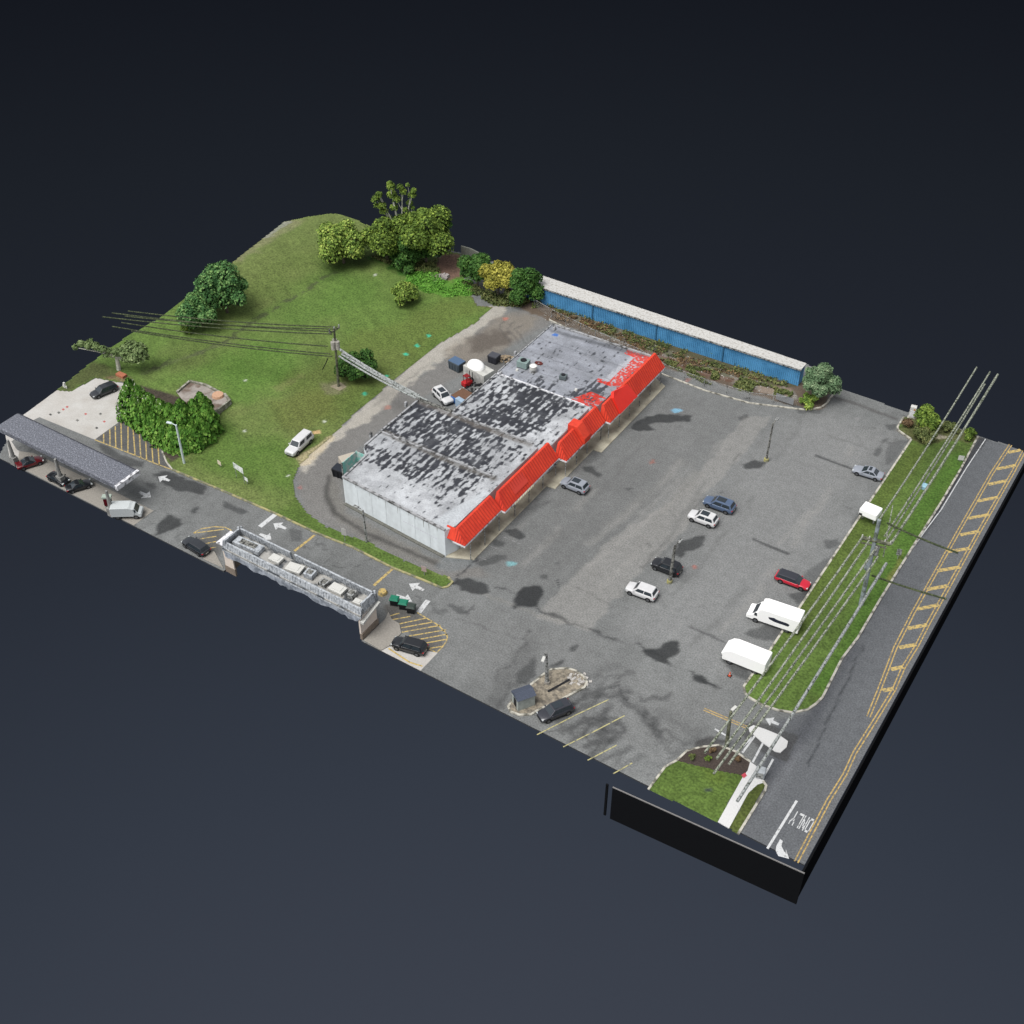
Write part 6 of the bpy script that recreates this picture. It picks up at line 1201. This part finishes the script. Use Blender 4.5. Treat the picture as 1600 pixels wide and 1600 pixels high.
# tall sparse tree with pale limbs
w = GT(630, 396); t = thing('tree', 'tall sparse tree with pale bare limbs behind the dense back trees', 'tree', w)
bl = []; tb = MB(); rr = random.Random(5)
s_ = mpp(w); stems = []
for qx, qy in ((609, 289), (594, 306), (628, 302), (642, 303)):
    z = hgt(w, qy); p = G(qx, qy, w[2] + z) - w; stems.append(tuple(p)); tb.tube([(0, 0, 0), (p[0] * .25, p[1] * .25, p[2] * .4), (p[0] * .7, p[1] * .7, p[2] * .75), (p[0], p[1], p[2])], .26, 7, .05)
for qx, qy, r in [(587, 312, 6), (597, 322, 6), (592, 305, 5), (611, 292, 6), (609, 287, 4), (625, 293, 5), (612, 305, 7), (620, 312, 6), (630, 300, 5), (644, 305, 6), (646, 298, 4), (640, 318, 5), (600, 330, 6), (616, 325, 6), (588, 322, 4), (633, 328, 4), (625, 340, 4), (606, 342, 6), (645, 325, 3), (637, 290, 3)]:
    z = hgt(w, qy) + rr.uniform(-.3, .3); p = G(qx, qy, w[2] + z) - w; r_m = r * s_ * 1.05; bl.append((p[0], p[1], p[2], r_m)); q0 = min(stems, key=lambda q: math.hypot(q[0] - p[0], q[1] - p[1])); f_ = max(.45, min(.95, (p[2] - 2.2) / q0[2])); tb.tube([(q0[0] * f_, q0[1] * f_, q0[2] * f_), ((p[0] + q0[0] * f_) / 2, (p[1] + q0[1] * f_) / 2, (p[2] + q0[2] * f_) / 2 - .2), (p[0], p[1], p[2])], .09, 6, .04)
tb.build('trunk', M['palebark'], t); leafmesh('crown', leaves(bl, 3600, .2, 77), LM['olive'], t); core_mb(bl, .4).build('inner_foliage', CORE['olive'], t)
# faded tree at the left edge, branch reaching out over nothing
w = GT(186, 578); t = thing('tree', 'faded half-captured tree at the left edge, one limb reaching out', 'tree', w); bl = []; tb = MB(); tb.tube([(0, 0, 0), (.1, .1, 2.5), (0, 0, 4)], .4, 8, .25)
for qx, qy, r, z in [(205, 545, 13, 4.4), (218, 548, 12, 4.2), (195, 550, 10, 4.0), (182, 552, 8, 3.8), (212, 560, 12, 3.2), (225, 558, 8, 3.2), (198, 562, 7, 3), (150, 542, 7, 5), (138, 540, 7, 5.2), (127, 538, 6, 5.2), (117, 543, 4, 5.2), (160, 546, 6, 4.8), (142, 533, 4, 5.6), (170, 549, 5, 4.2), (166, 556, 4, 3.8)]:
    p = G(qx, qy, w[2] + z) - w; bl.append((p[0], p[1], p[2], r * mpp(w))); tb.tube([(0, 0, 2.8), (p[0] * .5, p[1] * .5, p[2] * .8), (p[0], p[1], p[2])], .12, 6, .05)
tb.build('trunk', M['palebark'], t); leafmesh('crown', leaves(bl, 2300, .28, 88), LM['pale'], t); core_mb(bl, .62).build('inner_foliage', CORE['pale'], t)
# conifer hedge
hx = [((206, 652), 6.6, 1), ((218, 660), 5.8, 1), ((231, 670), 5.4, 0), ((244, 681), 5.2, 0), ((258, 691), 5.0, 0), ((274, 698), 4.8, 0), ((290, 700), 4.8, 0), ((305, 697), 5.0, 0), ((318, 688), 5.2, 0), ((328, 676), 5.6, 0), ((210, 636), 6.2, 1), ((224, 645), 5.8, 1), ((240, 655), 5.6, 1), ((256, 662), 5.2, 1), ((272, 670), 5.4, 0), ((290, 672), 6.6, 0), ((308, 668), 6.0, 0), ((320, 658), 6.2, 0)]
hl_ = ['leftmost hedge conifer with bleached tips', 'second hedge conifer of the front row', 'third hedge conifer of the front row', 'fourth front conifer, above the hatching', 'fifth front conifer, above the mulch', 'front conifer just left of the white lamp head', 'front conifer behind the white lamp post', 'front conifer right of the lamp post', 'front conifer near the right end of the hedge', 'last front conifer at the right end of the hedge', 'back-row conifer at the left with bleached tips', 'second back-row conifer from the left', 'third back-row conifer with pale patches', 'fourth back-row conifer, low pale top', 'fifth back-row conifer in the hedge middle', 'tall pointed back-row conifer before the ruin', 'pointed back-row conifer right of the tall one', 'rightmost back-row conifer touching the ruin']
for i, ((qx, qy), h, tp_) in enumerate(hx):
    w = G(qx, qy); h *= .92; t = thing('conifer', hl_[i], 'conifer', (w[0], w[1], .05), rr0.uniform(0, 6), 'conifers of the curved hedge')
    n = 1100; r_ = np.random.default_rng(200 + i); zz = r_.uniform(0, 1, n) ** 1.15; rad = 1.8 * (1 - zz ** 2.3) + .12; a = r_.uniform(0, 6.283, n); rad *= 1 + .16 * np.sin(a * 5 + zz * 9) + r_.normal(size=n) * .06
    p = np.stack([rad * np.cos(a), rad * np.sin(a), .1 + zz * h], 1); d = np.stack([np.cos(a), np.sin(a), .35 + 0 * a], 1) + r_.normal(size=(n, 3)) * .4; d /= np.linalg.norm(d, axis=1)[:, None]
    tt = np.cross(d, [0, 0, 1.]) + r_.normal(size=(n, 3)) * .2; tt /= np.linalg.norm(tt, axis=1)[:, None]; u = np.cross(d, tt); s = r_.uniform(.14, .3, n)[:, None]
    leafmesh('crown', np.stack([p - tt * s, p - u * s, p + tt * s, p + u * s * 1.5], 1).reshape(-1, 3), LM['hedge'], t)
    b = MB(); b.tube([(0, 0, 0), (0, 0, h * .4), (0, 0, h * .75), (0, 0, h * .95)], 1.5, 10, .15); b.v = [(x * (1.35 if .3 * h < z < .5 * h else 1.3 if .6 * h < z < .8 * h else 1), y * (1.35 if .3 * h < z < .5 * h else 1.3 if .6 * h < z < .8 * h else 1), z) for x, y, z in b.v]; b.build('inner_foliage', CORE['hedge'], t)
    b = MB(); b.tube([(0, 0, -.05), (0, 0, h * .5)], .12, 6, .06); b.build('trunk', M['bark'], t)
    if tp_:
        k = r_.choice(n, 120); q = p[k] * [1.03, 1.03, 1]; q = q[q[:, 2] > h * .45]; m_ = len(q); v = np.stack([q + r_.normal(size=(m_, 3)) * .14 for _ in range(4)], 1).reshape(-1, 3); leafmesh('dry_tips', v, LM['tip'], t)['kind'] = 'stuff'
# weeds and ground cover: nobody could count them
def scatter(name, label, polys, m, n, size, h, seed, z=.05, gt=False):
    r_ = np.random.default_rng(seed); P_ = []
    for px in polys:
        poly = np.array([GT(*q)[:2] for q in px]) if gt else PG(px); lo, hi = poly.min(0), poly.max(0); x = r_.uniform(lo[0], hi[0], n * 4); y = r_.uniform(lo[1], hi[1], n * 4); k = inpoly(x, y, poly) & (vnoise(x, y, 1.6, seed) > -.12); x, y = x[k][:n], y[k][:n]; P_.append(np.stack([x, y, z + (hfun(x, y) if gt else 0 * x) + r_.uniform(0, 1, len(x)) ** 2 * h], 1))
    p = np.concatenate(P_); m_ = len(p); nr = r_.normal(size=(m_, 3)) * .6 + [0, 0, 1]; nr /= np.linalg.norm(nr, axis=1)[:, None]; t = np.cross(nr, r_.normal(size=(m_, 3))); t /= np.linalg.norm(t, axis=1)[:, None]; u = np.cross(nr, t); s = size * r_.uniform(.5, 1.3, m_)[:, None]
    return tag(leafmesh(name, np.stack([p - t * s, p - u * s * .7, p + t * s, p + u * s * .7], 1).reshape(-1, 3), LM[m], None), label, kind='stuff')
scatter('ground_cover', 'bright green creeping ground cover at the back of the lawn', [[(640, 422), (678, 420), (700, 442), (738, 435), (742, 462), (700, 464), (665, 458), (632, 440)]], 'bright', 3500, .2, .35, 1, gt=True)
scatter('undergrowth', 'dark undergrowth at the foot of the back trees', [[(575, 400), (625, 402), (680, 408), (690, 430), (640, 424), (600, 412)], [(720, 440), (790, 465), (850, 470), (840, 482), (770, 478), (735, 458)]], 'weed', 2200, .24, .7, 2, gt=False)
scatter('weeds', 'dull green weeds along the blue shed', [[(850, 470), (1000, 520), (1250, 600), (1245, 610), (1000, 545), (860, 486)], [(1020, 560), (1140, 585), (1240, 615), (1230, 625), (1100, 600)]], 'weed', 3000, .2, .5, 3)
scatter('dry_weeds', 'rusty dry weeds along the blue shed', [[(900, 496), (1060, 552), (1200, 595), (1160, 598), (1020, 560)], [(850, 482), (960, 512), (940, 518), (870, 500)]], 'rust', 1500, .2, .35, 4)
def climbers(label, px, r, z, m, seed): return tree(label, px, r, z, m, seed, 260, .2, 5, name='shrub', cat='shrub', trunk=False, zs=.9)
climbers('small weed bush high against the blue shed wall, left', (1065, 517), 7, 2.6, 'weed', 31); climbers('green bush against the blue wall, second from the right', (1218, 578), 8, 1.5, 'olive', 32); climbers('small bush against the blue wall, third from the right', (1190, 570), 5, 1.0, 'olive', 33); climbers('low bush before the middle of the blue wall', (970, 505), 6, .8, 'olive', 34); climbers('brown bush near the middle of the blue wall', (1020, 520), 6, .9, 'weed', 35); climbers('green bush right of the white ladder of debris', (1112, 551), 6, .8, 'olive', 36)
r9 = random.Random(12)
b = MB()
for k in range(230):
    t_ = r9.random(); x0, y0 = 850 + 400 * t_, 497 + 133 * t_ + r9.uniform(-9, 9) - 6 * math.sin(t_ * 3); w = G(x0, y0); s = r9.uniform(.06, .2)
    Mx = Matrix.Translation((w[0], w[1], s * .3)) @ Matrix.Rotation(r9.uniform(0, 3), 4, 'Z') @ Matrix.Rotation(r9.uniform(-.6, .6), 4, 'X'); b.box(-s, s, -s * .4, s * .4, -s * .25, s * .25, Mx)
tag(b.build('litter', mat('dusty_rubble', c(188, 184, 176), .9, nz=.2)), 'pale rubble and litter strewn along the chain-link fence', kind='stuff')
# shaggy clumps in the mulch bed
for q, lab, mm in (((1081, 1181), 'small dark shrub at the left of the mulch bed', 'weed'), ((1104, 1185), 'small olive shrub in the middle of the mulch bed', 'olive'), ((1154, 1184), 'small orange-brown shrub at the right of the mulch bed', 'rust'), ((1115, 1172), 'tiny reddish shrub at the back of the mulch bed', 'rust')):
    tree(lab, q, 7, .4, mm, int(q[0]), 160, .16, 4, name='shrub', cat='shrub', trunk=False, zs=.6)
# stump rocks by the bare earth
w = GT(693, 433); b = MB(); rr = random.Random(2)
for k in range(8): s = rr.uniform(.2, .5); Mx = Matrix.Translation((rr.uniform(-.8, .8), rr.uniform(-.8, .8), s * .6)) @ Matrix.Rotation(rr.uniform(0, 3), 4, 'Z') @ Matrix.Rotation(rr.uniform(-.5, .5), 4, 'Y'); b.box(-s, s, -s * .7, s * .7, -s * .8, s * .8, Mx)
tag(b.build('rock_pile', mat('pale_grey_rock', c(176, 168, 164), .9, nz=.15), loc=tuple(w)), 'pale rocks on the bare earth at the back', 'rocks')
# wall piece at the far top
fw = ribbon([(721, 398), (735, 402), (749, 409)], .3, 0, 2.0).build('fence_panel', mat('grey_board_fence', c(110, 112, 104, 1.3), .9, nz=.2)); tag(fw, 'short grey board fence piece at the far back corner', 'fence')
# chain-link fence
def chainlink(label, pxs, h=1.7):
    pts = PG(pxs); w0_ = pts[0]; t = thing('chain_link_fence', label, 'fence', (w0_[0], w0_[1], 0)); rails = MB(); mesh = MB()
    for i in range(len(pts) - 1):
        a, b_ = pts[i] - w0_, pts[i + 1] - w0_; L = np.linalg.norm(b_ - a); n = max(1, int(L / 3.2))
        for k in range(n):
            p = a + (b_ - a) * k / n; q = MB(); q.tube([(p[0], p[1], 0), (p[0], p[1], h + .05)], .06, 6); q.build('fence_post', M['steel'], t)
        rails.tube([(a[0], a[1], h), (b_[0], b_[1], h)], .04, 5)
        k = int(L / .28)
        for j in range(k):
            p = a + (b_ - a) * j / k; q = a + (b_ - a) * min(1, (j + 3) / k)
            for z0, z1 in ((0, h), (h, 0)): mesh.add([(p[0], p[1], z0), (p[0], p[1], z0 + .035), (q[0], q[1], z1 + .035), (q[0], q[1], z1)], [(0, 1, 2, 3)])
    rails.build('rail', M['steel'], t); mesh.build('mesh', mat('galvanised_mesh', c(176, 176, 172, 1.3), .7), t); return t
chainlink('rusty chain-link fence along the far kerb of the lot', [(835, 480), (862, 496), (930, 529), (1000, 559), (1038, 582), (1100, 605), (1170, 626), (1245, 635)])
sgp = G(1225, 631); b = MB(); b.box(-1.6, 1.6, -.05, .02, .4, 1.6); tag(b.build('fence_panel', mat('grey_screen', c(128, 130, 132, 1.2), .8, nz=.15), loc=(sgp[0], sgp[1], 0)), 'grey screen sheet hung on the right end of the chain-link fence', 'screen')
# odd bits
for q, lab, s in (((102, 606), 'white broken shrub guard on the left edge of the concrete pad', .5), ((633, 424), 'small white post at the edge of the ground cover', .2)):
    w = GT(*q); b = MB(); b.box(-s * .3, s * .3, -s * .3, s * .3, 0, s * 2.2); b.box(-s, s, -.06, .06, 0, s); tag(b.build('white_marker', M['chalk'], loc=tuple(w)), lab, 'marker post')
w = G(190, 588); b = MB(); b.box(-.9, .9, -.5, .5, 0, .5); tag(b.build('brick_planter', mat('orange_brick', c(196, 122, 92), .9, nz=.2), loc=(w[0], w[1], 0)), 'orange brick planter behind the black station wagon', 'planter')
